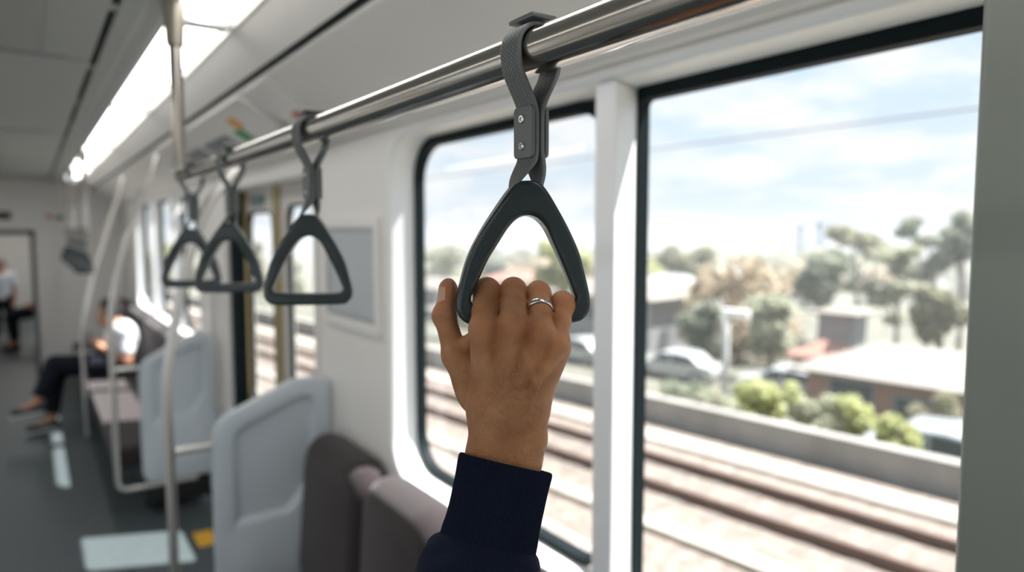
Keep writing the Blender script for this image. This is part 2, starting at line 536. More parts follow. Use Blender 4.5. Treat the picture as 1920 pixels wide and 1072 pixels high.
def surface_nets(fn, lo, hi, h, smooth=2):
    n = [int(math.ceil((hi[i] - lo[i]) / h)) + 1 for i in range(3)]
    ax = [np.float32(lo[i]) + np.arange(n[i], dtype=np.float32) * np.float32(h) for i in range(3)]
    V = np.empty(n, np.float32)
    step = 24
    for i in range(0, n[0], step):
        g = np.meshgrid(ax[0][i:i + step], ax[1], ax[2], indexing='ij')
        V[i:i + step] = fn(g)
    S = V < 0
    nc = (n[0] - 1, n[1] - 1, n[2] - 1)
    acc = np.zeros(nc + (3,), np.float32)
    cnt = np.zeros(nc, np.float32)
    edges = []
    for d in range(3):
        sl0 = [slice(None)] * 3; sl1 = [slice(None)] * 3
        sl0[d] = slice(0, -1); sl1[d] = slice(1, None)
        a, b = V[tuple(sl0)], V[tuple(sl1)]
        cr = np.argwhere(S[tuple(sl0)] != S[tuple(sl1)])
        av, bv = a[tuple(cr.T)], b[tuple(cr.T)]
        t = av / (av - bv)
        pos = cr.astype(np.float32)
        pos[:, d] += t
        o1, o2 = [x for x in range(3) if x != d]
        for da in (0, -1):
            for db in (0, -1):
                c = cr.copy(); c[:, o1] += da; c[:, o2] += db
                ok = (c[:, o1] >= 0) & (c[:, o2] >= 0) & (c[:, o1] < nc[o1]) & (c[:, o2] < nc[o2])
                cc = c[ok]
                np.add.at(acc, tuple(cc.T), pos[ok])
                np.add.at(cnt, tuple(cc.T), 1)
        edges.append((d, o1, o2, cr, av < 0))
    act = cnt > 0
    idx = -np.ones(nc, np.int64)
    idx[act] = np.arange(act.sum())
    pts = acc[act] / cnt[act][:, None]
    F = []
    for d, o1, o2, cr, ins in edges:
        ok = (cr[:, o1] > 0) & (cr[:, o2] > 0) & (cr[:, o1] < nc[o1]) & (cr[:, o2] < nc[o2])
        cr, ins = cr[ok], ins[ok]
        q = []
        for da, db in ((-1, -1), (0, -1), (0, 0), (-1, 0)):
            c = cr.copy(); c[:, o1] += da; c[:, o2] += db
            q.append(idx[tuple(c.T)])
        q = np.stack(q, 1)
        flip = ins if d != 1 else ~ins
        q[~flip] = q[~flip][:, ::-1]
        F.append(q)
    F = np.concatenate(F)
    pts = pts * h + np.array(lo, np.float32)
    e = np.concatenate([F[:, [0, 1]], F[:, [1, 2]], F[:, [2, 3]], F[:, [3, 0]]])
    for it in range(smooth * 2):
        s = np.zeros_like(pts); c = np.zeros(len(pts), np.float32)
        np.add.at(s, e[:, 0], pts[e[:, 1]]); np.add.at(s, e[:, 1], pts[e[:, 0]])
        np.add.at(c, e[:, 0], 1); np.add.at(c, e[:, 1], 1)
        lam = 0.5 if it % 2 == 0 else -0.52
        pts = pts + lam * (s / np.maximum(c, 1)[:, None] - pts)
    return pts, F


def np_mesh(name, pts, faces):
    me = bpy.data.meshes.new(name)
    me.from_pydata([tuple(map(float, p)) for p in pts], [], [tuple(map(int, f)) for f in faces])
    me.polygons.foreach_set('use_smooth', [True] * len(me.polygons))
    return me


# ================================================================== SETTING: the carriage
# +Y runs along the train away from the camera, +X to the window wall, Z up; the floor is z = 0
XR, XG = 0.95, 1.05          # face of the right wall, plane of its glass
MID = -0.36                  # centre line of the carriage
YB, YE = -2.6, 10.2          # rear end and far end wall


def mx(x):                   # mirror to the left side
    return 2 * MID - x


def rrect(a0, a1, b0, b1, r, n=8):
    out = []
    for cx, cy, s in ((a1 - r, b1 - r, 0), (a0 + r, b1 - r, 1), (a0 + r, b0 + r, 2), (a1 - r, b0 + r, 3)):
        for k in range(n + 1):
            t = (s + k / n) * PI / 2
            out.append((cx + r * math.cos(t), cy + r * math.sin(t)))
    return out


def plate_with_hole(mb, rect, hole, X):
    """Flat plate at x = X, rect (y0,y1,z0,z1), hole a closed loop of (y,z)."""
    y0, y1, z0, z1 = rect
    cy = sum(p[0] for p in hole) / len(hole); cz = sum(p[1] for p in hole) / len(hole)
    outer, side = [], []
    for (y, z) in hole:
        dy, dz = y - cy, z - cz
        ty = ((y1 if dy > 0 else y0) - cy) / dy if abs(dy) > 1e-9 else 1e9
        tz = ((z1 if dz > 0 else z0) - cz) / dz if abs(dz) > 1e-9 else 1e9
        t = min(ty, tz)
        outer.append((cy + dy * t, cz + dz * t))
        side.append(('y1' if dy > 0 else 'y0') if ty < tz else ('z1' if dz > 0 else 'z0'))
    n = len(hole)
    vs = [(X, y, z) for y, z in hole] + [(X, y, z) for y, z in outer]
    fs = []
    for i in range(n):
        j = (i + 1) % n
        fs.append((i, j, n + j, n + i))
        if side[i] != side[j]:
            ss = {side[i], side[j]}
            vs.append((X, y1 if 'y1' in ss else y0, z1 if 'z1' in ss else z0))
            fs.append((n + i, n + j, len(vs) - 1))
    mb.add(vs, fs)


def loft(mb, loops, close=False):
    n = len(loops[0])
    vs = [p for l in loops for p in l]
    fs = []
    for i in range(len(loops) - 1):
        for k in range(n):
            a, b = i * n + k, i * n + (k + 1) % n
            fs.append((a, b, b + n, a + n))
    if close:
        m = len(loops) - 1
        for k in range(n):
            fs.append((m * n + k, m * n + (k + 1) % n, (k + 1) % n, k))
    mb.add(vs, fs)


def opening(mb, rect, op, r, X, Xg, inset=0.004):
    """wall bay with a recessed, rounded opening; op = (y0,y1,z0,z1)."""
    s = 1 if Xg > X else -1
    def L(off, x):
        return [(x, y, z) for y, z in rrect(op[0] - off, op[1] + off, op[2] - off, op[3] + off, max(r + off, 0.004))]
    plate_with_hole(mb, rect, [(p[1], p[2]) for p in L(0.014, X)], X)
    loft(mb, [L(0.014, X), L(0.006, X + s * 0.002), L(0.001, X + s * 0.007), L(0.0, X + s * 0.014), L(-inset, Xg)])


def ring_frame(mb, o, ro, i, ri, x0, x1):
    a = rrect(*o, ro); b = rrect(*i, ri)
    loft(mb, [[(x0, *p) for p in a], [(x1, *p) for p in a], [(x1, *p) for p in b], [(x0, *p) for p in b]], close=True)


# ---- right wall
ZW = 2.075
wr = MB()
opA = (-1.95, 2.062, 0.958, 2.050)
opening(wr, (YB, 2.10, 0, ZW), opA, 0.13, XR, XG)
wr.add([(XR, 2.10, 0), (XR, 2.74, 0), (XR, 2.74, ZW), (XR, 2.10, ZW)], [(0, 1, 2, 3)])
opD = (2.77, 4.27, 0.02, 1.985)
opening(wr, (2.74, 4.31, 0, ZW), opD, 0.03, XR, XG + 0.005, 0.0)
wr.add([(XR, 4.31, 0), (XR, 5.0, 0), (XR, 5.0, ZW), (XR, 4.31, ZW)], [(0, 1, 2, 3)])
opB = (5.16, 8.60, 0.958, 2.050)
opening(wr, (5.0, 8.75, 0, ZW), opB, 0.13, XR, XG)
wr.add([(XR, 8.75, 0), (XR, YE, 0), (XR, YE, ZW), (XR, 8.75, ZW)], [(0, 1, 2, 3)])
wr.build('wall_right', M['white'], kind='structure', auto=40)

# bright moulded surround lining the recess of the window wall
sr = MB()
for op in (opA, opB):
    def LL(off, x):
        return [(x, y, z) for y, z in rrect(op[0] - off, op[1] + off, op[2] - off, op[3] + off, 0.13 + off)]
    loft(sr, [LL(0.012, XR - 0.001), LL(0.005, XR + 0.001), LL(0.0, XR + 0.006), LL(-0.001, XR + 0.014), LL(-0.0045, XG - 0.001)])
sr.build('trim_1', M['frame'], kind='structure', auto=40)


def window(n, y0, y1, z0, z1, rc, X=XG, far_round=True, s=1):
    mb = MB()
    o = (y0, y1, z0, z1)
    i = (y0 + 0.016, y1 - 0.015, z0 + 0.020, z1 - 0.026)
    ring_frame(mb, o, rc, i, max(rc - 0.012, 0.012), X - s * 0.012, X + s * 0.02)
    w = mb.build('window_%d' % n, M['rubber'], kind='structure', auto=40)
    lp = rrect(*i, max(rc - 0.012, 0.012))
    g = MB().add([(X + s * 0.004, y, z) for y, z in lp], [tuple(range(len(lp)))])
    g.build('pane', M['glass'], w)
    return w


window(1, 1.108, 2.058, 0.962, 2.046, 0.126)
window(2, 0.200, 1.054, 0.962, 2.046, 0.026)
window(3, -0.88, 0.120, 0.962, 2.046, 0.026)
window(4, -1.946, -0.98, 0.962, 2.046, 0.126)
window(5, 5.164, 6.28, 0.962, 2.046, 0.126)
window(6, 6.36, 7.43, 0.962, 2.046, 0.03)
window(7, 7.51, 8.596, 0.962, 2.046, 0.126)


def mullion(n, poly, z0, z1, mat, bev=0.006):
    MB().prism(poly, z0, z1, 'z', bev, 3).build('trim_%d' % n, mat, kind='structure', auto=40)


mullion(2, [(XR + 0.002, 1.016), (XR + 0.002, 1.078), (1.062, 1.110), (1.062, 1.052)], 0.968, 2.046, M['frame'])
mullion(3, [(0.800, 0.060), (0.800, 0.322), (0.93, 0.330), (1.062, 0.240), (1.062, 0.060)], 0.90, 2.135, M['post'], 0.010)
mullion(4, [(XR + 0.002, -0.96), (XR + 0.002, -0.90), (1.062, -0.88), (1.062, -0.98)], 0.968, 2.046, M['frame'])
mullion(5, [(XR + 0.002, 6.29), (XR + 0.002, 6.35), (1.062, 6.36), (1.062, 6.28)], 0.968, 2.046, M['frame'])
mullion(6, [(XR + 0.002, 7.44), (XR + 0.002, 7.50), (1.062, 7.51), (1.062, 7.43)], 0.968, 2.046, M['frame'])

# ---- sliding door in the right wall
door = MB()
dz = 1.985
door_root = bpy.data.objects.new('door_1', None); COL.objects.link(door_root); door_root['kind'] = 'structure'


def leaf(y0, y1, gy0, gy1, gz0, gz1):
    mb = MB()
    lp = rrect(gy0, gy1, gz0, gz1, 0.07)
    plate_with_hole(mb, (y0, y1, 0.02, dz), lp, XG)
    loft(mb, [[(XG, y, z) for y, z in lp], [(XG + 0.03, y, z) for y, z in lp]])
    o = mb.build('leaf', M['door'], door_root, auto=40)
    i = rrect(gy0 + 0.014, gy1 - 0.014, gz0 + 0.014, gz1 - 0.014, 0.058)
    s = MB()
    loft(s, [[(XG - 0.004, *p) for p in lp], [(XG - 0.004, *p) for p in i], [(XG + 0.02, *p) for p in i]])
    s.build('glass_seal', M['rubber'], o)
    MB().add([(XG + 0.01, *p) for p in i], [tuple(range(len(i)))]).build('pane', M['glass'], o)


leaf(2.77, 3.60, 3.00, 3.46, 0.82, 1.885)
leaf(3.64, 4.27, 3.71, 4.21, 0.78, 1.865)
e = MB().box(XG - 0.012, XG + 0.03, 3.565, 3.675, 0.02, dz, 0.006).build('meeting_edge', M['brass'], door_root); e['label'] = 'bronze coloured meeting edge of the leaves'
e = MB().box(XR + 0.004, XG, 4.232, 4.268, 0.02, dz, 0.004).build('edge_seal', M['rubber'], door_root); e['label'] = 'black rubber edge seal'
e = MB().box(XG - 0.02, XG + 0.01, 4.215, 4.231, 0.02, dz, 0.003).build('edge_strip', M['brass'], door_root); e['label'] = 'thin yellowish edge strip'
MB().box(XR - 0.012, XR - 0.001, 2.735, 2.768, 0.02, 2.0, 0.004).build('trim_7', M['white'], kind='structure')
MB().box(XR - 0.012, XR - 0.001, 4.272, 4.305, 0.02, 2.0, 0.004).build('trim_8', M['white'], kind='structure')

# ---- left wall, the mirror image on the other side of the aisle
wl = MB()
XL, XLG = mx(XR), mx(XG)
opening(wl, (YB, 2.10, 0, ZW), opA, 0.13, XL, XLG)
wl.add([(XL, 2.10, 0), (XL, 2.74, 0), (XL, 2.74, ZW), (XL, 2.10, ZW)], [(0, 1, 2, 3)])
opening(wl, (2.74, 4.31, 0, ZW), (2.90, 4.14, 0.85, 1.90), 0.08, XL, XLG)
wl.add([(XL, 4.31, 0), (XL, 5.0, 0), (XL, 5.0, ZW), (XL, 4.31, ZW)], [(0, 1, 2, 3)])
opening(wl, (5.0, 8.75, 0, ZW), opB, 0.13, XL, XLG)
wl.add([(XL, 8.75, 0), (XL, YE, 0), (XL, YE, ZW), (XL, 8.75, ZW)], [(0, 1, 2, 3)])
wl.build('wall_left', M['white'], kind='structure', auto=40)
window(8, -1.946, 0.04, 0.962, 2.046, 0.12, XLG, s=-1)
window(9, 0.08, 2.058, 0.962, 2.046, 0.12, XLG, s=-1)
window(10, 2.904, 4.136, 0.854, 1.896, 0.076, XLG, s=-1)
window(11, 5.164, 6.86, 0.962, 2.046, 0.12, XLG, s=-1)
window(12, 6.90, 8.596, 0.962, 2.046, 0.12, XLG, s=-1)
MB().box(XLG, XL, 0.035, 0.085, 0.968, 2.046, 0.006).build('trim_9', M['frame'], kind='structure')
MB().box(XLG, XL, 6.855, 6.905, 0.968, 2.046, 0.006).build('trim_10', M['frame'], kind='structure')

# ---- floor
MB().box(XL - 0.1, XG + 0.06, YB, 18.2, -0.06, 0.0).build('floor', M['floor'], kind='structure')

# ---- ceiling: cross-section swept along the carriage
def sweep(mb, prof, y0, y1, mirror=True):
    for sgn in ((0, 1) if mirror else (0,)):
        pr = [((mx(x) if sgn else x), z) for x, z in prof]
        vs = [(x, y, z) for x, z in pr for y in (y0, y1)]
        mb.add(vs, [(2 * i, 2 * i + 1, 2 * i + 3, 2 * i + 2) for i in range(len(pr) - 1)])


cm = MB()
cm.add([(mx(0.062), YB, 2.372), (0.062, YB, 2.372), (0.062, YE, 2.372), (mx(0.062), YE, 2.372)], [(0, 1, 2, 3)])
sweep(cm, [(0.062, 2.372), (0.207, 2.362)], YB, YE)
sweep(cm, [(0.207, 2.362), (0.207, 2.40)], YB, YE)
sweep(cm, [(0.230, 2.40), (0.230, 2.358), (0.272, 2.354), (0.276, 2.348), (0.288, 2.348), (0.292, 2.354), (0.318, 2.352), (0.322, 2.344), (0.346, 2.344), (0.350, 2.372), (0.352, 2.40)], YB, YE)
cm.build('ceiling', M['ceiling'], kind='structure')
cm = MB()
sweep(cm, [(0.506, 2.40), (0.508, 2.352), (0.512, 2.340), (0.524, 2.338), (0.616, 2.263)], YB, YE)
cm.build('trim_16', M['white'], kind='structure')
cg = MB()
sweep(cg, [(0.207, 2.399), (0.230, 2.399)], YB, YE)
sweep(cg, [(0.616, 2.263), (0.622, 2.272), (0.634, 2.266), (0.632, 2.250)], YB, YE)
cg.build('trim_11', M['dark'], kind='structure')
cb = MB()      # black bars inside the slot, broken by short bridges
for y in np.arange(YB + 0.1, YE - 0.9, 0.85):
    for f in (lambda v: v, mx):
        a, b = sorted((f(0.207), f(0.230)))
        cb.box(a, b, y + 0.46, y + 0.52, 2.366, 2.372)
cb.build('trim_12', M['ceiling'], kind='structure')
cn = MB()
sweep(cn, [(0.632, 2.250), (0.640, 2.243), (0.900, 2.096), (0.922, 2.090), (0.930, 2.080), (0.950, 2.075)], YB, YE)
cn.build('trim_13', M['white'], kind='structure')
rb = MB()      # roof shell above, closes the light out
sweep(rb, [(MID, 2.46), (0.60, 2.46), (0.99, 2.20), (1.06, 2.04)], YB, YE)
rb.build('roof', M['dark'], kind='structure')
cs = MB()      # cross seams of the ceiling panels
for y in (2.96, 5.2, 7.4):
    cs.box(mx(0.205), 0.205, y, y + 0.012, 2.361, 2.3735)
cs.build('trim_14', M['alu'], kind='structure')
vt = MB().box(mx(0.055), 0.055, -0.60, 2.90, 2.366, 2.3715).build('ceiling_vent', M['perforated'])
tag(vt, 'grey perforated ventilation panel in the ceiling above the aisle', 'vent')

# ---- far end wall with the gangway opening
ew = MB()
g0, g1, gz = -0.76, 0.035, 1.745
pr_top = [(0.95, 2.075), (0.632, 2.25), (0.51, 2.36), (0.35, 2.41), (mx(0.35), 2.41), (mx(0.51), 2.36), (mx(0.632), 2.25), (mx(0.95), 2.075)]
ew.add([(0.97, YE, 0), (0.97, YE, 2.075)] + [(x, YE, z) for x, z in pr_top] + [(mx(0.97), YE, 2.075), (mx(0.97), YE, 0), (g0, YE, 0), (g0, YE, gz), (g1, YE, gz), (g1, YE, 0)],
       [(0, 1, 2, 14, 15), (11, 12, 13, 9, 10), (2, 3, 4, 5, 6, 7, 8, 9, 13, 14)])
for x in (g0, g1):
    ew.add([(x, YE, 0), (x, YE + 0.5, 0), (x, YE + 0.5, gz), (x, YE, gz)], [(0, 1, 2, 3)])
ew.add([(g0, YE, gz), (g1, YE, gz), (g1, YE + 0.5, gz), (g0, YE + 0.5, gz)], [(0, 1, 2, 3)])
ew.build('wall_far', M['white'], kind='structure')
df = MB()
df.box(g1 - 0.035, g1 + 0.012, YE - 0.02, YE + 0.02, 0, gz + 0.03).box(g0 - 0.012, g0 + 0.035, YE - 0.02, YE + 0.02, 0, gz + 0.03).box(g0, g1, YE - 0.02, YE + 0.02, gz - 0.03, gz + 0.03)
df.build('trim_15', plain('door_frame_grey', (0.10, 0.11, 0.11), 0.5), kind='structure')
MB().add([(0.97, YB, 0), (mx(0.97), YB, 0), (mx(0.97), YB, 2.5), (0.97, YB, 2.5)], [(0, 1, 2, 3)]).build('wall_rear', M['white'], kind='structure')
# next carriage seen through the gangway
nc = MB()
Y2, Y3 = YE + 0.5, 18.0
nc.add([(XR, Y2, 0), (XR, Y3, 0), (XR, Y3, 0.95), (XR, Y2, 0.95)], [(0, 1, 2, 3)])
nc.add([(XR, Y2, 1.95), (XR, Y3, 1.95), (XR, Y3, 2.3), (XR, Y2, 2.3)], [(0, 1, 2, 3)])
for a, b in ((Y2, Y2 + 0.5), (12.5, 12.8), (14.6, 14.9), (16.6, Y3)):
    nc.add([(XR, a, 0.95), (XR, b, 0.95), (XR, b, 1.95), (XR, a, 1.95)], [(0, 1, 2, 3)])
nc.add([(XL, Y2, 0), (XL, Y3, 0), (XL, Y3, 2.3), (XL, Y2, 2.3)], [(0, 1, 2, 3)])
nc.add([(XL, Y2, 2.3), (XR, Y2, 2.3), (XR, Y3, 2.3), (XL, Y3, 2.3)], [(0, 1, 2, 3)])
nc.add([(XL, Y3, 0), (XR, Y3, 0), (XR, Y3, 2.3), (XL, Y3, 2.3)], [(0, 1, 2, 3)])
for a, b in ((XL, g0), (g1, XR)):
    nc.add([(a, Y2, 0), (b, Y2, 0), (b, Y2, 2.3), (a, Y2, 2.3)], [(0, 1, 2, 3)])
nc.add([(g0, Y2, gz), (g1, Y2, gz), (g1, Y2, 2.3), (g0, Y2, 2.3)], [(0, 1, 2, 3)])
nc.build('wall_beyond', M['white'], kind='structure')

# ---- ceiling lamps
segs = [(-1.30, 0.44), (0.46, 2.18), (2.20, 3.89), (3.91, 5.64), (5.66, 7.38), (7.40, 9.10)]
lab = ['long white ceiling lamp behind the camera above the gripped strap', 'white ceiling lamp nearest the camera, cut by the top edge',
       'white ceiling lamp beside the near vertical rail post', 'third white ceiling lamp along the strip from the camera',
       'fourth white ceiling lamp, above the far rail post', 'farthest white ceiling lamp of the strip by the end wall']
for i, (a, b) in enumerate(segs):
    t = thing('ceiling_light', lab[i], 'ceiling lamp', (0.43, (a + b) / 2, 2.35), 0, 'strip of ceiling lamps over the rail')
    h = (b - a) / 2
    n = 8
    vs, fs = [], []
    for j in range(n + 1):
        u = -0.072 + 0.144 * j / n
        z = 0.012 - 0.018 * (1 - (u / 0.072) ** 2)
        vs += [(u, -h + 0.022, z), (u, h - 0.022, z)]
    fs = [(2 * j, 2 * j + 1, 2 * j + 3, 2 * j + 2) for j in range(n)]
    MB().add(vs, fs).build('diffuser', M['lamp'], t, smooth=True)
    MB().box(-0.074, 0.074, -h, -h + 0.022, -0.010, 0.03).build('end_cap', M['ceiling'], t)
    MB().box(-0.074, 0.074, h - 0.022, h, -0.010, 0.03).build('end_cap', M['ceiling'], t)
left_lab = ['long white ceiling lamp on the far side of the aisle, rear half', 'long white ceiling lamp on the far side of the aisle, front half']
for i, (a, b) in enumerate(((-1.3, 3.9), (3.92, 9.1))):
    t = thing('ceiling_light', left_lab[i], 'ceiling lamp', (mx(0.43), (a + b) / 2, 2.35), 0, 'lamps over the opposite seats')
    h = (b - a) / 2
    MB().add([(-0.072, -h, 0.0), (0.072, -h, 0.0), (0.072, h, 0.0), (-0.072, h, 0.0)], [(0, 1, 2, 3)]).build('diffuser', M['lamp'], t)
t = thing('ceiling_light', 'bright lamp in the next carriage seen through the gangway', 'ceiling lamp', (0.05, 13.5, 2.28))
MB().add([(-0.25, -1.5, 0.0), (0.0, -1.5, 0.0), (0.0, 3.5, 0.0), (-0.25, 3.5, 0.0)], [(0, 1, 2, 3)]).build('diffuser', M['lamp'], t)

# ================================================================== fittings
# ---- overhead rail with drop posts
XB, ZB, RB = 0.336, 1.893, 0.0172
t = thing('grab_rail', 'long steel overhead rail carrying the near straps', 'grab rail', (XB, 0, ZB))
MB().tube([(0, -1.6, 0), (0, 0.5, 0), (0, 1.968, 0)], RB, 40).build('rail', M['steel'], t, auto=40)
MB().tube(fillet_path([(0, 1.972, 0), (0, 2.035, 0), (0, 2.035, 0.45)], 0.045, 10), 0.0165, 28).build('drop_post', M['steel'], t, auto=40)
MB().lathe([(0.0165, 0.34), (0.0225, 0.345), (0.027, 0.43), (0.030, 0.454)], (0, 2.035, 0)).build('socket', plain('socket_bronze', (0.34, 0.31, 0.26), 0.35, metal=0.6), t, auto=40)
MB().tube([(0, -1.55, 0.0), (0, -1.55, 0.45)], 0.0165, 20).build('drop_post', M['steel'], t, auto=40)
ZB2 = 1.750
t = thing('grab_rail', 'farther steel rail with a cluster of straps near the end wall', 'grab rail', (XB, 0, ZB2))
MB().tube(fillet_path([(0, 5.86, 0.58), (0, 5.86, 0), (0, 7.6, 0), (0, 9.4, 0), (0, 9.4, 0.58)], 0.06, 8), 0.0165, 20).build('rail', M['steel'], t, auto=40)
MB().tube([(0, 7.6, 0.017), (0, 7.6, 0.58)], 0.0155, 16).build('drop_post', M['steel'], t, auto=40)
for y in (5.86, 7.6, 9.4):
    MB().lathe([(0.0175, 0.50), (0.028, 0.51), (0.030, 0.582)], (0, y, 0), n=20).build('socket', M['steel'], t, auto=40)

# ---- curved stanchions at the seat ends
def stanchion(y, label, zlow, tie=None, top=None):
    t = thing('stanchion', label, 'grab pole', (0.368, y, 0))
    p = [(0, 0, zlow + 0.10), (0, 0, 0.6), (0, 0, 0.9), (0, 0, 1.18), (0.012, 0, 1.33), (0.052, 0, 1.53), (0.098, 0, 1.70), (0.150, 0, 1.84), (0.205, 0, 1.98), (0.250, 0, 2.09), (0.285, 0, 2.213)]
    if top:
        p = p[:8] + top
    up = [tuple(q) for q in smooth_path(p, 6)]
    low = [tuple(q) for q in fillet_path([(0.44, 0, zlow), (0, 0, zlow), (0, 0, zlow + 0.14)], 0.10, 8)]
    pts = low[:-1] + [q for q in up if q[2] > zlow + 0.15]
    MB().tube(pts, 0.0165, 20).build('pole', M['pole_steel'], t, auto=40)
    if tie:
        MB().tube([(0.0165, 0, tie), (0.1345, 0, tie)], 0.013, 16).build('tie_bar', M['pole_steel'], t, auto=40)
    return t


stanchion(2.62, 'curved steel pole in front of the near white partition', 0.2022, 0.985, [(0.215, 0, 1.925), (0.30, 0, 2.025), (0.385, 0, 2.10), (0.432, 0, 2.150)])
stanchion(4.67, 'curved steel pole in front of the farther white partition', 0.2022, 0.935)
t = thing('stanchion', 'curved steel pole beside the seated person', 'grab pole', (0.330, 6.8, 0))
p = [(0, 0, 0.02), (0, 0, 0.4), (0, 0, 0.83), (0.022, 0, 1.05), (0.085, 0, 1.36), (0.165, 0, 1.63), (0.25, 0, 1.90), (0.30, 0, 2.05), (0.350, 0, 2.222)]
MB().tube([tuple(q) for q in smooth_path(p, 6)], 0.0165, 20).build('pole', M['pole_steel'], t, auto=40)
t = thing('grab_rail', 'upright steel grab bar on the wall beside the sliding door', 'grab bar', (0.90, 4.50, 0))
MB().tube(fillet_path([(0.049, 0, 1.39), (0, 0, 1.39), (0, 0, 0.66), (0.049, 0, 0.66)], 0.04, 8), 0.0155, 18).build('tube', M['pole_steel'], t, auto=40)

# ---- seat-end partitions
def partition(name_y, label, sx=1.0, z0=0.22, topf=1.082, topw=1.196):
    t = thing('partition', label, 'partition', (0, name_y, 0))
    xf, xw = 0.503, 0.945
    out = [(xw, z0), (xw, topw - 0.02), (0.90, topw - 0.004), (0.84, topw), (0.80, topw - 0.004), (0.755, topw - 0.018), (0.56, topf + 0.012), (0.53, topf - 0.01), (0.512, topf - 0.04), (xf, topf - 0.09), (xf, z0 + 0.05), (xf + 0.012, z0 + 0.015), (xf + 0.05, z0)]
    dzz = topw - 1.196
    rec = [(0.574, 0.672 + dzz), (0.574, 0.99 + dzz), (0.585, 1.022 + dzz), (0.612, 1.042 + dzz), (0.80, 1.120 + dzz), (0.845, 1.128 + dzz), (0.868, 1.118 + dzz), (0.880, 1.085 + dzz), (0.880, 0.835 + dzz), (0.868, 0.80 + dzz), (0.800, 0.702 + dzz), (0.768, 0.680 + dzz)]
    # resample both loops by angle so that they can be bridged
    def resample(poly, c, n=96):
        res = []
        for k in range(n):
            a = 2 * PI * k / n
            d = (math.cos(a), math.sin(a))
            best = None
            for i in range(len(poly)):
                p, q = poly[i], poly[(i + 1) % len(poly)]
                ex, ey = q[0] - p[0], q[1] - p[1]
                den = d[0] * ey - d[1] * ex
                if abs(den) < 1e-12:
                    continue
                s = ((p[0] - c[0]) * ey - (p[1] - c[1]) * ex) / den
                u = ((p[0] - c[0]) * d[1] - (p[1] - c[1]) * d[0]) / den
                if s > 0 and -1e-9 <= u <= 1 + 1e-9 and (best is None or s > best):
                    best = s
            res.append((c[0] + d[0] * best, c[1] + d[1] * best))
        return res
    c = (0.725, 0.90 + dzz)
    O = resample(out, c); R = resample(rec, c)
    def sh(L, f):
        return [(c[0] + (x - c[0]) * f, c[1] + (z - c[1]) * f) for x, z in L]
    def off(L, d):
        res = []
        n = len(L)
        for i in range(n):
            a, b = L[i - 1], L[(i + 1) % n]
            tx, tz = b[0] - a[0], b[1] - a[1]
            l = math.hypot(tx, tz) or 1
            res.append((L[i][0] - tz / l * d, L[i][1] + tx / l * d))
        return res
    T = 0.020
    loops = []
    Oi = off(O, 0.004); Oj = off(O, 0.012)
    Ri = off(R, 0.020); Rj = off(R, 0.0); Rk = off(R, -0.006)
    loops.append([(x, T, z) for x, z in Oj])
    loops.append([(x, T - 0.004, z) for x, z in Oi])
    loops.append([(x, T - 0.012, z) for x, z in O])
    loops.append([(x, -T + 0.012, z) for x, z in O])
    loops.append([(x, -T + 0.004, z) for x, z in Oi])
    loops.append([(x, -T, z) for x, z in Oj])
    loops.append([(x, -T, z) for x, z in Rk])
    loops.append([(x, -T + 0.002, z) for x, z in Rj])
    loops.append([(x, T - 0.011, z) for x, z in Ri])
    mb = MB()
    loft(mb, loops)
    n = len(O)
    mb.f.append(tuple(range(n)))
    mb.f.append(tuple(range((len(loops) - 1) * n, len(loops) * n)))
    mb.build('screen_panel', M['partition'], t, auto=35)
    return t


partition(2.62, 'near white moulded partition with a recessed panel beside the dark seats')
partition(4.67, 'farther plain white partition beyond the sliding door', topf=0.985, topw=1.12)

# ---- dark seats under the near windows
def seat(y0, y1, label):
    t = thing('seat', label, 'seat', (0, (y0 + y1) / 2, 0), 0, 'dark seats under the near windows')
    h = (y1 - y0) / 2 - 0.006
    # back: rounded shoulders, leaning on the wall
    prof = rrect(-h, h, 0.40, 1.0, 0.11, 10)
    loops = []
    for x, o in ((0.946, 0.034), (0.934, 0.014), (0.910, 0.003), (0.880, 0.0), (0.850, 0.007), (0.825, 0.026), (0.812, 0.055)):
        loops.append([(x - 0.10 * (1.0 - z) * 0.6, y * (1 - o / h), 0.70 + (z - 0.70) * (1 - o / 0.30)) for y, z in prof])
    mb = MB(); loft(mb, loops)
    n = len(prof)
    mb.f.append(tuple(range(n))); mb.f.append(tuple(range(6 * n, 7 * n)))
    mb.build('seat_back', M['seat'], t, auto=60)
    MB().box(0.405, 0.835, -h, h, 0.30, 0.445, 0.035, 4).build('seat_cushion', M['seat'], t, auto=60)
    MB().box(0.52, 0.88, -h + 0.01, h - 0.01, 0.001, 0.298, 0.01).build('seat_base', M['black'], t)


seat(2.035, 2.59, 'dark brown seat next to the near white partition')
seat(1.545, 2.030, 'dark brown seat with a sunlit rounded top, second from the partition')
seat(1.055, 1.540, 'dark brown seat behind the raised sleeve, third from the partition')

# ---- long bench in the far bay
t = thing('bench_seat', 'long purplish brown bench seat along the far windows', 'bench seat', (0, 0, 0))
MB().box(0.36, 0.84, 4.72, 9.75, 0.31, 0.445, 0.035, 4).build('cushion', M['seat'], t, auto=60)
prof = [(0.90, 0.44), (0.845, 0.44), (0.800, 0.46), (0.815, 0.60), (0.86, 0.90), (0.875, 0.935), (0.905, 0.945), (0.935, 0.93), (0.94, 0.44)]
MB().prism(prof, 4.72, 9.75, 'y').build('backrest', M['seat'], t, auto=50)
MB().box(0.52, 0.90, 4.72, 9.75, 0.05, 0.305, 0.01).build('base', M['black'], t)

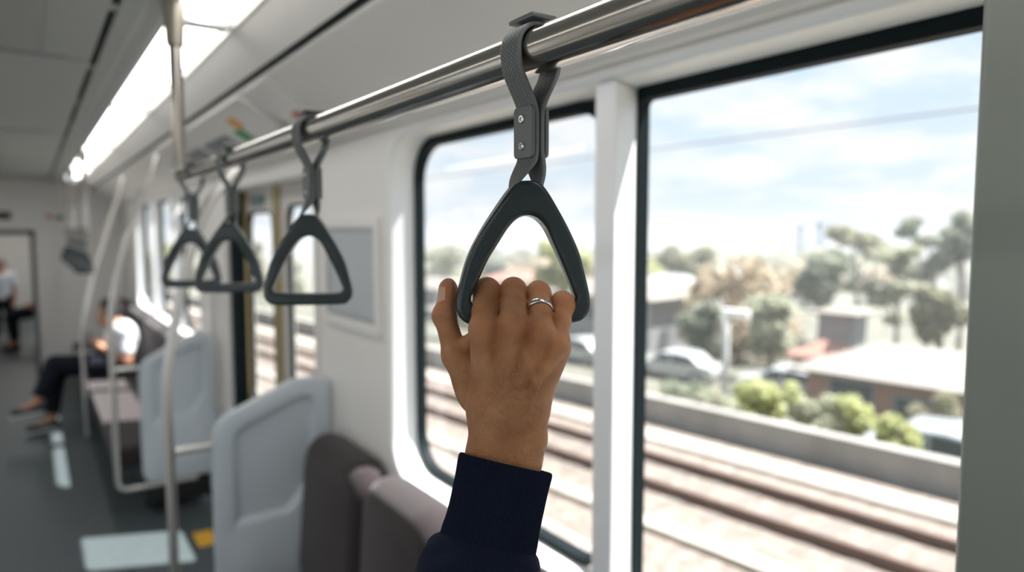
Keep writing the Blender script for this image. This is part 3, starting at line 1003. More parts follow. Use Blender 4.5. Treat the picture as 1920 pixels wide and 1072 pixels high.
# ---- panels, signs and stickers
t = thing('notice_frame', 'blank grey notice frame on the wall beside the near window', 'notice frame', (XR, 2.387, 1.602))
mb = MB(); ring_frame(mb, (-0.262, 0.262, -0.20, 0.20), 0.012, (-0.225, 0.225, -0.165, 0.165), 0.006, -0.012, -0.0015)
mb.build('frame', M['white'], t)
mb = MB(); ring_frame(mb, (-0.225, 0.225, -0.165, 0.165), 0.006, (-0.212, 0.212, -0.150, 0.150), 0.005, -0.008, -0.0015)
mb.build('inner_edge', M['alu'], t)
MB().box(-0.005, -0.0015, -0.212, 0.212, -0.150, 0.150).build('backing', M['grey'], t)

CU = Vector((0.26, 0, -0.147)).normalized()      # down the sloping cornice
CNRM = Vector((-0.147, 0, -0.26)).normalized()


def on_cornice(u, y, h=0.003):                    # u metres below the upper edge of the cornice
    p = Vector((0.640, y, 2.243)) + CU * u + CNRM * h
    return p


def cornice_box(mb, u0, u1, y0, y1, h0, h1):
    vs = [on_cornice(u, y, h) for u in (u0, u1) for y in (y0, y1) for h in (h0, h1)]
    mb.add([tuple(v) for v in vs], [(0, 1, 3, 2), (4, 6, 7, 5), (0, 4, 5, 1), (2, 3, 7, 6), (0, 2, 6, 4), (1, 5, 7, 3)])
    return mb


t = thing('information_panel', 'sloping grey information panel above the sliding door', 'information panel', (0, 0, 0))
cornice_box(MB(), 0.0, 0.285, 2.65, 4.64, 0.001, 0.012).build('panel', M['white'], t)
s = cornice_box(MB(), 0.11, 0.21, 3.28, 3.74, 0.0125, 0.018).build('screen', M['screen'], t); s['label'] = 'dark grey blank screen'
s = cornice_box(MB(), 0.11, 0.21, 3.86, 4.28, 0.0125, 0.018).build('screen', M['screen'], t)
s = cornice_box(MB(), 0.055, 0.115, 2.94, 3.05, 0.0125, 0.0135).build('notice', M['orange'], t); s['label'] = 'small orange square notice'
s = cornice_box(MB(), 0.115, 0.185, 3.02, 3.16, 0.0125, 0.0135).build('notice', M['green'], t); s['label'] = 'small green notice'
t = thing('hatch_cover', 'pale sloping cover with a small red mark beside the information panel', 'hatch', (0, 0, 0))
cornice_box(MB(), 0.0, 0.285, 2.31, 2.59, 0.001, 0.006).build('cover', M['white'], t)
s = cornice_box(MB(), 0.150, 0.185, 2.40, 2.46, 0.0065, 0.0072).build('mark', M['red'], t)
st = cornice_box(MB(), 0.235, 0.275, 7.20, 7.40, 0.001, 0.002).build('sticker', M['blue'])
tag(st, 'small blue round-cornered sticker on the cornice above the far bench', 'sticker')
sg = MB().box(XG - 0.012, XG - 0.001, 3.86, 4.10, 1.895, 1.95, 0.002).build('door_sign', plain('teal_sign', (0.13, 0.20, 0.21), 0.4))
tag(sg, 'dark teal sign on the door leaf above its far window', 'sign')
sg = MB().box(-0.62, -0.175, YE - 0.03, YE - 0.001, 1.90, 1.985, 0.004).build('display_sign', M['black'])
tag(sg, 'black display above the gangway opening', 'display')
sg = MB().box(0.275, 0.345, YE - 0.004, YE - 0.001, 1.895, 1.955).build('wall_sign', M['green'])
tag(sg, 'green sticker on the end wall above the strap cluster', 'sticker')
sg = MB().box(0.175, 0.245, YE - 0.004, YE - 0.001, 1.915, 1.965).build('wall_sign', plain('pink_print', (0.55, 0.25, 0.27), 0.5))
tag(sg, 'pinkish sticker on the end wall left of the green one', 'sticker')
ym = MB().box(0.70, 0.80, 4.06, 4.27, 0.0005, 0.004).build('floor_marking', M['yellow'])
tag(ym, 'yellow floor marking beside the near partition', 'marking')
MB().box(XR - 0.02, XR - 0.001, 2.10, 2.60, 0.0, 0.10).build('baseboard_right', M['alu'], kind='structure')

# ================================================================== the gripped strap and its copies
HO = np.array([0.330, 0.457, 1.684])            # middle of the grip bar
A_H = math.radians(26)                          # the handle's plane, turned from square to the rail
A_L = math.radians(36)                          # frame used for the hand
rt = np.array([math.cos(A_L), -math.sin(A_L), 0]); upv = np.array([0, 0, 1.0]); tw = np.array([-math.sin(A_L), -math.cos(A_L), 0])
hx = np.array([math.cos(A_H), -math.sin(A_H), 0]); hn = np.array([-math.sin(A_H), -math.cos(A_H), 0])


def closed_spline(pts, n=14):
    P = [np.array(p, float) for p in pts]
    m = len(P)
    out = []
    for i in range(m):
        a, b, c, d = P[i - 1], P[i], P[(i + 1) % m], P[(i + 2) % m]
        for k in range(n):
            t = k / n
            out.append(0.5 * (2 * b + (c - a) * t + (2 * a - 5 * b + 4 * c - d) * t * t + (3 * b - a - 3 * c + d) * t ** 3))
    return np.array(out)


S_ = 0.430
outer = closed_spline([(x * S_, y * S_) for x, y in [(2, 248), (20, 245), (35, 232), (62, 190), (86, 148), (105, 106), (118, 58), (125, 22), (122, 1), (110, -14), (92, -19), (40, -20), (-40, -20), (-95, -19), (-115, -14), (-128, 1), (-131, 22), (-124, 58), (-110, 106), (-89, 148), (-62, 190), (-32, 232), (-17, 245)]])
inner = closed_spline([(x * S_, y * S_) for x, y in [(2, 184), (21, 178), (37, 161), (52, 131), (66, 101), (80, 69), (91, 41), (95, 29), (91, 21), (80, 17), (40, 16), (-40, 16), (-86, 17), (-100, 21), (-104, 29), (-100, 41), (-87, 69), (-72, 101), (-54, 131), (-35, 161), (-18, 178)]])


def poly_sdf_grid(poly, xs, ys):
    X, Y = np.meshgrid(xs, ys, indexing='ij')
    d = np.full(X.shape, 1e9); ins = np.zeros(X.shape, bool)
    n = len(poly)
    for i in range(n):
        ax_, ay_ = poly[i]; bx_, by_ = poly[(i + 1) % n]
        ex, ey = bx_ - ax_, by_ - ay_
        t = np.clip(((X - ax_) * ex + (Y - ay_) * ey) / (ex * ex + ey * ey + 1e-12), 0, 1)
        d = np.minimum(d, (X - ax_ - t * ex) ** 2 + (Y - ay_ - t * ey) ** 2)
        c = ((ay_ > Y) != (by_ > Y)) & (X < ax_ + (Y - ay_) * ex / (ey if abs(ey) > 1e-12 else 1e-12))
        ins ^= c
    d = np.sqrt(d)
    return np.where(ins, -d, d)


GX = np.arange(-80, 80.01, 1.0); GY = np.arange(-40, 130.01, 1.0)
D2 = np.maximum(poly_sdf_grid(outer, GX, GY), -poly_sdf_grid(inner, GX, GY)).astype(np.float32)


def d2_at(u, v):
    fu = np.clip(u + 80, 0, len(GX) - 1.001); fv = np.clip(v + 40, 0, len(GY) - 1.001)
    i = fu.astype(int); j = fv.astype(int)
    a = fu - i; b = fv - j
    return D2[i, j] * (1 - a) * (1 - b) + D2[i + 1, j] * a * (1 - b) + D2[i, j + 1] * (1 - a) * b + D2[i + 1, j + 1] * a * b


def handle_sdf(u, v, w):
    s = np.clip((v - 30) / 68, 0, 1)
    t = 8.6 + 6.6 * s * s * (3 - 2 * s)
    r = 4.0
    dx = d2_at(u, v) + r
    dw = np.abs(w) - t + r
    return np.sqrt(np.maximum(dx, 0) ** 2 + np.maximum(dw, 0) ** 2) + np.minimum(np.maximum(dx, dw), 0) - r


pts, fc = surface_nets(lambda g: handle_sdf(g[0], g[1], g[2]), (-60, -14, -18), (60, 112, 18), 0.9, 3)


def to_strap(pts):       # handle mm -> strap root coordinates (metres), x along hx, y up, z along the normal hn
    off = HO - np.array([XB, HO[1], ZB])
    return off + (pts[:, :1] * hx + pts[:, 1:2] * upv + pts[:, 2:3] * hn) * 0.001


strap = thing('hanging_strap', 'grey triangular hand strap gripped by the hand', 'hand strap', (XB, HO[1], ZB), 0, 'hand straps on the near rail')
handle = link('handle', np_mesh('handle', to_strap(pts), fc), M['handle'], strap)
handle['label'] = 'dark grey rounded triangular plastic handle'


def ribbon(path, width, thick, name, mat, parent):
    """path: list of (x, z, twist angle, y offset); a strip standing across the path."""
    n = len(path)
    P = np.array([(p[0], p[1]) for p in path])
    T = np.gradient(P, axis=0); T /= np.linalg.norm(T, axis=1)[:, None]
    Nn = np.stack([-T[:, 1], T[:, 0]], 1)
    # cross-section: rounded rectangle (w along Y, t along the normal)
    cs = [(p[0], p[1]) for p in rrect(-width / 2, width / 2, -thick / 2, thick / 2, thick * 0.40, 3)]
    m = len(cs)
    vs, uv = [], []
    L = 0.0
    for i in range(n):
        if i:
            L += float(np.linalg.norm(P[i] - P[i - 1]))
        a = path[i][2]; ca, sa = math.cos(a), math.sin(a)
        x0 = path[i][3] if len(path[i]) > 3 else 0.0
        y0 = path[i][4] if len(path[i]) > 4 else 0.0
        for (w, t_) in cs:
            x = P[i, 0] + Nn[i, 0] * t_; z = P[i, 1] + Nn[i, 1] * t_
            y = w
            # twist about the vertical through the strap's axis
            vs.append((x0 + x * ca + y * sa, y0 - x * sa + y * ca, z))
            uv.append((L, w))
    fs = []
    for i in range(n - 1):
        for k in range(m):
            a, b = i * m + k, i * m + (k + 1) % m
            fs.append((a, b, b + m, a + m))
    fs.append(tuple(range(m - 1, -1, -1))); fs.append(tuple((n - 1) * m + k for k in range(m)))
    me = bpy.data.meshes.new(name)
    me.from_pydata(vs, [], fs)
    ul = me.uv_layers.new(name='UVMap')
    for lp in me.loops:
        ul.data[lp.index].uv = uv[lp.vertex_index]
    o = link(name, me, [mat, M['plate']], parent, smooth=True)
    edge = [abs(cs[k][0]) > width / 2 - thick * 0.42 and abs(cs[(k + 1) % m][0]) > width / 2 - thick * 0.42 and cs[k][0] * cs[(k + 1) % m][0] > 0 for k in range(m)]
    for pi_ in range((n - 1) * m):
        me.polygons[pi_].material_index = 1 if edge[pi_ % m] else 0
    me.set_sharp_from_angle(angle=math.radians(40))
    return o


TH = 0.0042
RR = RB + TH / 2 + 0.0006
half = []
# left strand from the handle's shoulder up to the rail, then over it and down the other side
ctrl = [(-0.0095, -0.118), (-0.0098, -0.1105), (-0.0098, -0.1055), (-0.0090, -0.0995), (-0.0066, -0.0925), (-0.0040, -0.086), (-0.0028, -0.078), (-0.0026, -0.062), (-0.0030, -0.048), (-0.0060, -0.039), (-0.0125, -0.027), (-0.0180, -0.016), (-RR, -0.004)]
left = smooth_path(ctrl, 6)
arc = [(RR * math.cos(a), RR * math.sin(a)) for a in np.linspace(PI, 0, 26)]
right = [(-p[0], p[1]) for p in left[::-1]]
allp = [tuple(p) for p in left] + arc[0:] + right
path = []
dxy = (HO - np.array([XB, HO[1], ZB]))
for x, z in allp:
    s = min(1, max(0, (-z - 0.084) / 0.028)); s = s * s * (3 - 2 * s)
    path.append((x, z, A_H * s, dxy[0] * s, dxy[1] * s))
ribbon(path, 0.0255, TH, 'strap', M['strap'], strap)
for sg_ in (-1, 1):
    xo = sg_ * (0.0030 + TH / 2)
    x0, x1 = sorted((xo + sg_ * 0.0001, xo + sg_ * 0.0034))
    pl_ = MB().prism([(y, z) for y, z in rrect(-0.0128, 0.0128, -0.084, -0.043, 0.004, 4)], x0, x1, 'x', 0.0009, 2).build('clamp_plate', M['plate'], strap, auto=40)
    if sg_ < 0:
        for z in (-0.0530, -0.0745):
            MB().lathe([(0.0034, 0.0), (0.0034, -0.0008), (0.0028, -0.0014), (0.0016, -0.0014), (0.0013, -0.0003)], (x0, 0.001, z), 'x', 20).build('rivet', M['silver'], pl_, auto=40)
cp = MB().box(-0.011, 0.013, -0.0165, 0.0165, RB + TH + 0.0012, RB + TH + 0.0052, 0.0012, 2).build('top_clip', M['plate'], strap, auto=40)

near = [(0.985, 1.13, 'empty hand strap next along the rail from the gripped one'), (1.468, 1.20, 'middle empty hand strap, second from the gripped one'), (1.868, 1.27, 'empty hand strap at the end of the near rail by its post')]
for y, k_, l in near:
    c = copy_tree(strap); c.location = (XB, y, ZB - 0.017 * (k_ - 1.02)); c.scale = (k_, k_, k_); c['label'] = l
for k, y in enumerate((6.05, 6.5, 6.95, 7.4, 7.9, 8.4, 8.9)):
    c = copy_tree(strap); c.location = (XB, y, ZB2); c.scale = (1.18, 1.18, 1.42)
    c['label'] = 'small grey hand strap in the cluster on the farther rail'; c['group'] = 'hand straps clustered on the farther rail'
# ================================================================== the hand on the strap
def frame(p):            # hand frame in millimetres (right, up, towards the viewer of the back of the hand) -> world
    p = np.asarray(p, float).reshape(-1, 3)
    return HO + (p[:, :1] * rt + p[:, 1:2] * upv + p[:, 2:3] * tw) * 0.001


FING = {
    'index': [(-31.2, -9.0, 31, 12.2), (-31.2, 16.4, -5, 11.1), (-33.0, -6, -27, 9.4), (-32.2, -16, -12, 8.4)],
    'middle': [(-8.8, -5.5, 34, 12.2), (-9.5, 17.0, -5, 10.8), (-9.8, -7, -28, 9.4), (-9.5, -17, -13, 8.4)],
    'ring': [(11.8, -9.4, 32, 11.0), (11.2, 15.4, -4, 9.7), (11.3, -8, -26, 8.8), (10.6, -17, -12, 8.0)],
    'pinky': [(24.2, -22.0, 26, 10.3), (30.6, 8.0, -1, 8.9), (30.1, -10, -19, 8.2), (28.3, -18, -8, 7.4)],
}
CARP = {'index': (-27.5, -68, 29), 'middle': (-18, -70, 31), 'ring': (-9, -71, 30), 'pinky': (0, -70, 27)}
TH_ = [(-35.6, -66.0, 19, 12.4), (-56.0, -34.0, 9, 10.8), (-65.6, -2.5, 1, 8.6), (-63.6, 20.0, -2, 6.9)]
c10, s10 = math.cos(math.radians(10)), math.sin(math.radians(10))
rA = np.array([11.8, -9.4, 32.0]); rBp = np.array([11.2, 15.4, -4.0])
RING_C = rA + (rBp - rA) * 0.53
RING_D = (rBp - rA) / np.linalg.norm(rBp - rA)
RING_D = RING_D + np.array([-0.10, 0.0, 0.0]); RING_D /= np.linalg.norm(RING_D)
RING_R = 9.9


def ring_sdf(g):
    X, Y, Z = g[0] - RING_C[0], g[1] - RING_C[1], g[2] - RING_C[2]
    q = X * RING_D[0] + Y * RING_D[1] + Z * RING_D[2]
    r = np.sqrt(np.maximum(X * X + Y * Y + Z * Z - q * q, 0))
    dx, dy = np.abs(q) - 2.5, np.abs(r - (RING_R + 0.85)) - 0.85
    return np.sqrt(np.maximum(dx, 0) ** 2 + np.maximum(dy, 0) ** 2) + np.minimum(np.maximum(dx, dy), 0)


def hand_sdf(g):
    # metacarpals and the wrist
    palm = None
    for k in ('index', 'middle', 'ring', 'pinky'):
        m = FING[k][0]
        c = cap(g, m[:3], CARP[k], m[3] - 0.4, 13.0)
        palm = c if palm is None else smin(palm, c, 4.8)
    # flesh of the palm behind the bones
    palm = smin(palm, cap(g, (24, -27, 20), (3.5, -72, 17), 11.2, 14.0), 10)
    palm = smin(palm, cap(g, (-28, -26, 22), (-18, -70, 20), 11, 15), 8)
    palm = smin(palm, cap(g, (2, -26, 22), (-8, -70, 20), 12, 15), 8)
    wrist = cap(g, (-27.2, -80, 22), (-28.5, -112, 26), 16.6, 16.6)
    wrist = smin(wrist, cap(g, (-3.2, -80, 22), (-4.5, -112, 26), 16.4, 16.8), 14)
    wrist = smin(wrist, cap(g, (-15, -76, 25), (-16, -112, 29), 16.5, 17), 10)
    arm = smin(cap(g, (-28.5, -112, 26), (-46, -200, 56), 16.6, 22), cap(g, (-4.5, -112, 26), (-20, -200, 54), 16.8, 22), 14)
    wrist = smin(wrist, arm, 10)
    palm = smin(palm, wrist, 22)
    palm = smin(palm, ell(g, (9.0, -96, 31), (8.5, 10, 8.5)), 9)          # head of the ulna
    # knuckles and extensor tendons
    for k, up_ in (('index', 6.6), ('middle', 7.9), ('ring', 7.2), ('pinky', 6.0)):
        m = FING[k][0]
        palm = smin(palm, ell(g, (m[0] + 0.5, m[1] + 1.5, m[2] + up_), (7.0, 8.4, 8.0)), 5.0)
    for k, r_ in (('index', 1.9), ('middle', 2.3), ('ring', 2.2), ('pinky', 1.6)):
        m = FING[k][0]
        c = CARP[k]
        palm = smin(palm, cap(g, (m[0], m[1] - 5, m[2] + 10.5), (c[0] * 0.85 - 2, c[1] + 6, c[2] + 12.0), r_ + 1.2, r_), 6.0)
    # veins
    vein = [(22, -28, 37.0), (16, -38, 40.6), (9, -50, 43.0), (4, -64, 42.6), (5, -80, 40)]
    for a, b in zip(vein[:-1], vein[1:]):
        palm = smin(palm, cap(g, a, b, 1.3, 1.3), 5)
    vein = [(0.5, -26, 42.5), (3, -38, 43.5), (9, -50, 43.0)]
    for a, b in zip(vein[:-1], vein[1:]):
        palm = smin(palm, cap(g, a, b, 1.2, 1.2), 5)
    # fingers stay apart from one another, each is blended into the palm
    fing = None
    for k in ('index', 'middle', 'ring', 'pinky'):
        F = FING[k]
        m, p, d, t = F
        mid = tuple(m[i] + (p[i] - m[i]) * 0.55 for i in range(3))
        f = smin(cap(g, m[:3], mid, m[3] - 0.9, p[3] - 0.1), cap(g, mid, p[:3], p[3] - 0.1, p[3]), 4)
        f = smin(f, cap(g, p[:3], d[:3], p[3] - 0.4, d[3]), 3)
        f = smin(f, cap(g, d[:3], t[:3], d[3], t[3]), 3)
        f = smin(f, ell(g, (p[0], p[1] + 1.2, p[2] + 1.5), (p[3] * 0.93, p[3] * 0.98, p[3] * 1.02)), 4)
        if k == 'pinky':
            f = smin(f, ell(g, (p[0] + 2.2, p[1] - 2.0, p[2] + 4), (7.5, 8, 7.5)), 4)
        fing = f if fing is None else smin(fing, f, 0.7)
    body = smin(palm, fing, 5.0)
    # thumb
    th = cap(g, TH_[0][:3], TH_[1][:3], TH_[0][3], TH_[1][3])
    th = smin(th, cap(g, TH_[1][:3], TH_[2][:3], TH_[1][3] - 0.9, TH_[2][3]), 6)
    th = smin(th, ell(g, (-66.2, -2.0, 1.0), (9.6, 9.2, 9.2)), 5)
    th = smin(th, cap(g, TH_[2][:3], TH_[3][:3], TH_[2][3] - 0.6, TH_[3][3]), 4)
    th = smin(th, ell(g, (-62.3, 15.5, -3.0), (7.0, 12, 8.0)), 4)          # pad
    th = smin(th, ell(g, (-42.5, -55, 12), (14, 24, 13)), 9)                # thenar mound
    # nail plate sits on the outer side of the tip
    body = smin(body, th, 2.6)
    body = smin(body, cap(g, (-51.5, -25.5, 9), (-37, -16, 17), 5.0, 6.5), 5)   # web of skin
    # shallow joint folds
    X, Y, Z = g
    for yy, xx, zz in ((-0.6, -66, 1), (2.6, -66, 1), (-4.0, -66, 1)):
        w = np.exp(-((X - xx - 6) / 14) ** 2 - ((Z - 6) / 14) ** 2) * np.exp(-((Y - yy - 0.08 * (X - xx)) / 0.75) ** 2)
        body = body + 0.40 * w
    u = X * c10 - Z * s10
    w = X * s10 + Z * c10
    body = np.maximum(body, 0.40 - handle_sdf(u, Y, w))
    body = np.maximum(body, 0.22 - ring_sdf(g))
    return body


hp, hf = surface_nets(hand_sdf, (-82, -206, -42), (46, 34, 84), 0.95, 2)
me = np_mesh('arm', frame(hp), hf)
ca = me.color_attributes.new('blush', 'FLOAT_COLOR', 'POINT')
bl = np.zeros((len(hp), 4), np.float32); bl[:, 3] = 1
for k in FING:
    m, p = FING[k][0], FING[k][1]
    dm = np.linalg.norm(hp - np.array([m[0], m[1], m[2] + 9]), axis=1)
    dp = np.linalg.norm(hp - np.array([p[0], p[1] + 6, p[2] + 6]), axis=1)
    bl[:, 0] += 0.50 * np.exp(-(dm / 10) ** 2) + 0.50 * np.exp(-(dp / 10) ** 2)
    bl[:, 2] += 0.9 * np.exp(-(dp / 8) ** 2) + 0.35 * np.exp(-(dm / 9) ** 2)
dt = np.linalg.norm(hp - np.array([-63, 14, 2]), axis=1)
bl[:, 0] += 0.8 * np.exp(-(dt / 14) ** 2)
di = np.linalg.norm(hp - np.array([-64, -3, 8]), axis=1)
bl[:, 2] += 1.0 * np.exp(-(di / 9) ** 2) + 0.75 * np.exp(-((hp[:, 1] + 88) / 11) ** 2)
back = np.clip((hp[:, 2] - 22) / 12, 0, 1)
bl[:, 1] = back * np.exp(-((hp[:, 1] + 62) / 30) ** 2) * np.exp(-((hp[:, 0] + 6) / 24) ** 2) + 0.6 * back * np.clip((-95 - hp[:, 1]) / 15, 0, 1)
bl = np.clip(bl, 0, 1)
ca.data.foreach_set('color', bl.ravel())
person = thing('person', 'raised right hand and forearm in a navy sleeve gripping the nearest strap', 'person', tuple(frame((-15, -120, 26))[0]))
PO = Vector(person.location)
for v in me.vertices:
    v.co -= PO
arm = link('arm', me, [M['skin'], M['nail']], person, smooth=True)
# thumbnail: faces of the outer side of the thumb's tip
cen = hp[np.asarray(hf)].mean(1)
nrm = np.empty(len(me.polygons) * 3, np.float32); me.polygons.foreach_get('normal', nrm); nrm = nrm.reshape(-1, 3)
nl = np.stack([nrm @ rt, nrm @ upv, nrm @ tw], 1)
e_ = ((cen[:, 1] - 15.5) / 6.4) ** 2 + ((cen[:, 2] - 3.2) / 4.6) ** 2
mi = ((np.abs(e_) < 1) & (cen[:, 0] < -64)).astype(np.int32)
me.polygons.foreach_set('material_index', mi)

# ---- fine dark hairs on the back of the hand and the forearm
vn = np.empty(len(me.vertices) * 3, np.float32); me.vertices.foreach_get('normal', vn); vn = vn.reshape(-1, 3)
nloc = np.stack([vn @ rt, vn @ upv, vn @ tw], 1)
wgt = np.maximum(bl[:, 1], 0) ** 1.2; wgt[hp[:, 1] < -118] = 0; wgt /= wgt.sum()
hv, hfc = [], []
for q in RNG.choice(len(hp), 800, p=wgt):
    nn = nloc[q] / max(1e-6, np.linalg.norm(nloc[q]))
    d = np.array([0.75 + RNG.normal() * 0.25, -0.75 + RNG.normal() * 0.25, 0.0])
    d -= nn * (d @ nn); d /= np.linalg.norm(d)
    sd = np.cross(d, nn); ln = RNG.uniform(2.5, 5.5); cv = RNG.normal() * 0.12
    b0 = len(hv)
    for k in range(5):
        t_ = k / 4
        c_ = hp[q] + d * ln * t_ + sd * cv * ln * t_ * t_ + nn * (0.05 + 0.9 * t_ * (1 - 0.45 * t_))
        w_ = 0.042 * (1 - 0.75 * t_)
        for a_ in (0, 2.094, 4.189):
            hv.append(c_ + sd * math.cos(a_) * w_ + nn * math.sin(a_) * w_)
    for k in range(4):
        for a_ in range(3):
            i0, i1 = b0 + k * 3 + a_, b0 + k * 3 + (a_ + 1) % 3
            hfc.append((i0, i1, i1 + 3, i0 + 3))
ah = MB().add(frame(np.array(hv)) - np.array(PO), hfc).build('arm_hair', M['arm_hair'], person, kind='stuff', smooth=True)

# ---- ring on the fourth finger
prof = [(RING_R + 0.12, -2.2), (RING_R + 0.5, -2.5), (RING_R + 1.25, -2.3), (RING_R + 1.72, -1.4), (RING_R + 1.85, 0), (RING_R + 1.72, 1.4), (RING_R + 1.25, 2.3), (RING_R + 0.5, 2.5), (RING_R + 0.12, 2.2), (RING_R + 0.02, 0)]
a1 = np.cross(RING_D, [0, 0, 1]); a1 /= np.linalg.norm(a1); a2 = np.cross(RING_D, a1)
vs, n = [], 72
for r_, h_ in prof:
    for k in range(n):
        t_ = 2 * PI * k / n
        vs.append(RING_C + RING_D * h_ + (a1 * math.cos(t_) + a2 * math.sin(t_)) * r_)
fs = []
for i in range(len(prof)):
    for k in range(n):
        j = (i + 1) % len(prof)
        fs.append((i * n + k, i * n + (k + 1) % n, j * n + (k + 1) % n, j * n + k))
ro = MB().add(frame(np.array(vs)), fs).build('finger_ring', M['silver'], smooth=True)
tag(ro, 'plain silver ring on the fourth finger of the gripping hand', 'ring')

# ---- sleeve with its ribbed cuff
key = [  # s(mm along the arm), centre x, y, z, half width, half depth, ribs
    (16, -18.2, -132.0, 30, 31.0, 24.0, 0.0), (4, -15.6, -120.0, 27.0, 33.0, 25.2, 0.3), (1.0, -15.0, -117.6, 26.4, 34.6, 26.2, 0.6), (0.0, -14.8, -116.4, 26.0, 36.2, 27.4, 0.9),
    (1.0, -15.0, -117.4, 26.4, 37.3, 28.4, 1.0), (3.5, -15.6, -120.2, 27.0, 37.7, 29.0, 1.0), (15, -18.0, -131.0, 30, 37.0, 29.2, 1.0), (30, -21.2, -145.5, 35, 36.6, 29.8, 1.0),
    (44, -24.4, -159.0, 40, 36.6, 30.5, 1.0), (53, -26.6, -167.6, 43.5, 37.4, 31.2, 1.0), (57, -27.6, -171.4, 45, 37.6, 31.4, 0.8), (59, -28.2, -173.4, 46, 38.4, 32.0, 0.1),
    (61.5, -29.2, -176, 47, 41.6, 34.0, 0.0), (66, -31.0, -180.4, 49, 44.6, 36.5, 0.0), (74, -33.6, -187.6, 52.5, 46.6, 38.6, 0.0), (90, -38.6, -203, 60, 48.6, 41, 0.0), (115, -46, -227, 72, 50, 43, 0.0),
    (150, -56, -262, 92, 52, 46, 0.0), (190, -68, -300, 116, 55, 49, 0.0), (225, -78, -332, 140, 56, 50, 0.0), (245, -84, -350, 154, 45, 40, 0.0), (250, -86, -355, 158, 20, 18, 0.0)]
K = np.array([k[1:] for k in key])
rows = [tuple(q) for q in smooth_path([tuple(k) for k in K], 5)]
ncol, nrib = 560, 112
sv = []
th = np.arange(ncol) * 2 * PI / ncol
for i, (cx, cy, cz, aw, bd, rb_) in enumerate(rows):
    lat = np.array([0.974, -0.224, 0.0])
    dep_ = np.array([0.06, 0.28, 0.957])
    r_mod = 1 + rb_ * 0.011 * np.sign(np.cos(nrib * th)) * np.abs(np.cos(nrib * th)) ** 0.6 / 1.0
    pw = 0.92
    ex = np.sign(np.cos(th)) * np.abs(np.cos(th)) ** pw
    ey = np.sign(np.sin(th)) * np.abs(np.sin(th)) ** pw
    L_ = max(0.0, min(1.0, (-cy - 174) / 10))
    wr_ = L_ * (1.5 * np.sin(3 * th + cy * 0.09) + 1.0 * np.sin(5 * th - cy * 0.16 + 1.3) + 0.7 * np.sin(8 * th + cy * 0.25))
    q = np.outer(ex * (aw * r_mod + wr_), lat) + np.outer(ey * (bd * r_mod + wr_), dep_) + np.array([cx, cy, cz])
    sv.append(q)
# the seam drops towards the right side of the cuff
sv = np.concatenate(sv)
fs = []
nr = len(rows)
for i in range(nr - 1):
    for k in range(ncol):
        a, b = i * ncol + k, i * ncol + (k + 1) % ncol
        fs.append((a, b, b + ncol, a + ncol))
fs.append(tuple((nr - 1) * ncol + k for k in range(ncol)))
cut = next(i for i, r in enumerate(rows) if r[1] < -174.5 and i > 10)
W = frame(sv) - np.array(PO)
cuff_f = [f for f in fs[:-1] if f[0] // ncol < cut]
slv_f = [f for f in fs if f[0] // ncol >= cut]


def sub_mesh(name, V, F):
    used = sorted({i for f in F for i in f}); mp = {u: i for i, u in enumerate(used)}
    return MB().add([V[u] for u in used], [tuple(mp[i] for i in f) for f in F]).build(name, M['navy'], person, smooth=True)


sub_mesh('sleeve', W, slv_f)
cu = sub_mesh('ribbed_cuff', W, cuff_f); cu['label'] = 'ribbed navy cuff'
# ================================================================== the other passengers
def nets_obj(name, fn, lo, hi, h, mat, parent, origin, smooth=2):
    p, f = surface_nets(fn, lo, hi, h, smooth)
    p = p - np.array(origin, np.float32)
    return link(name, np_mesh(name, p, f), mat, parent)


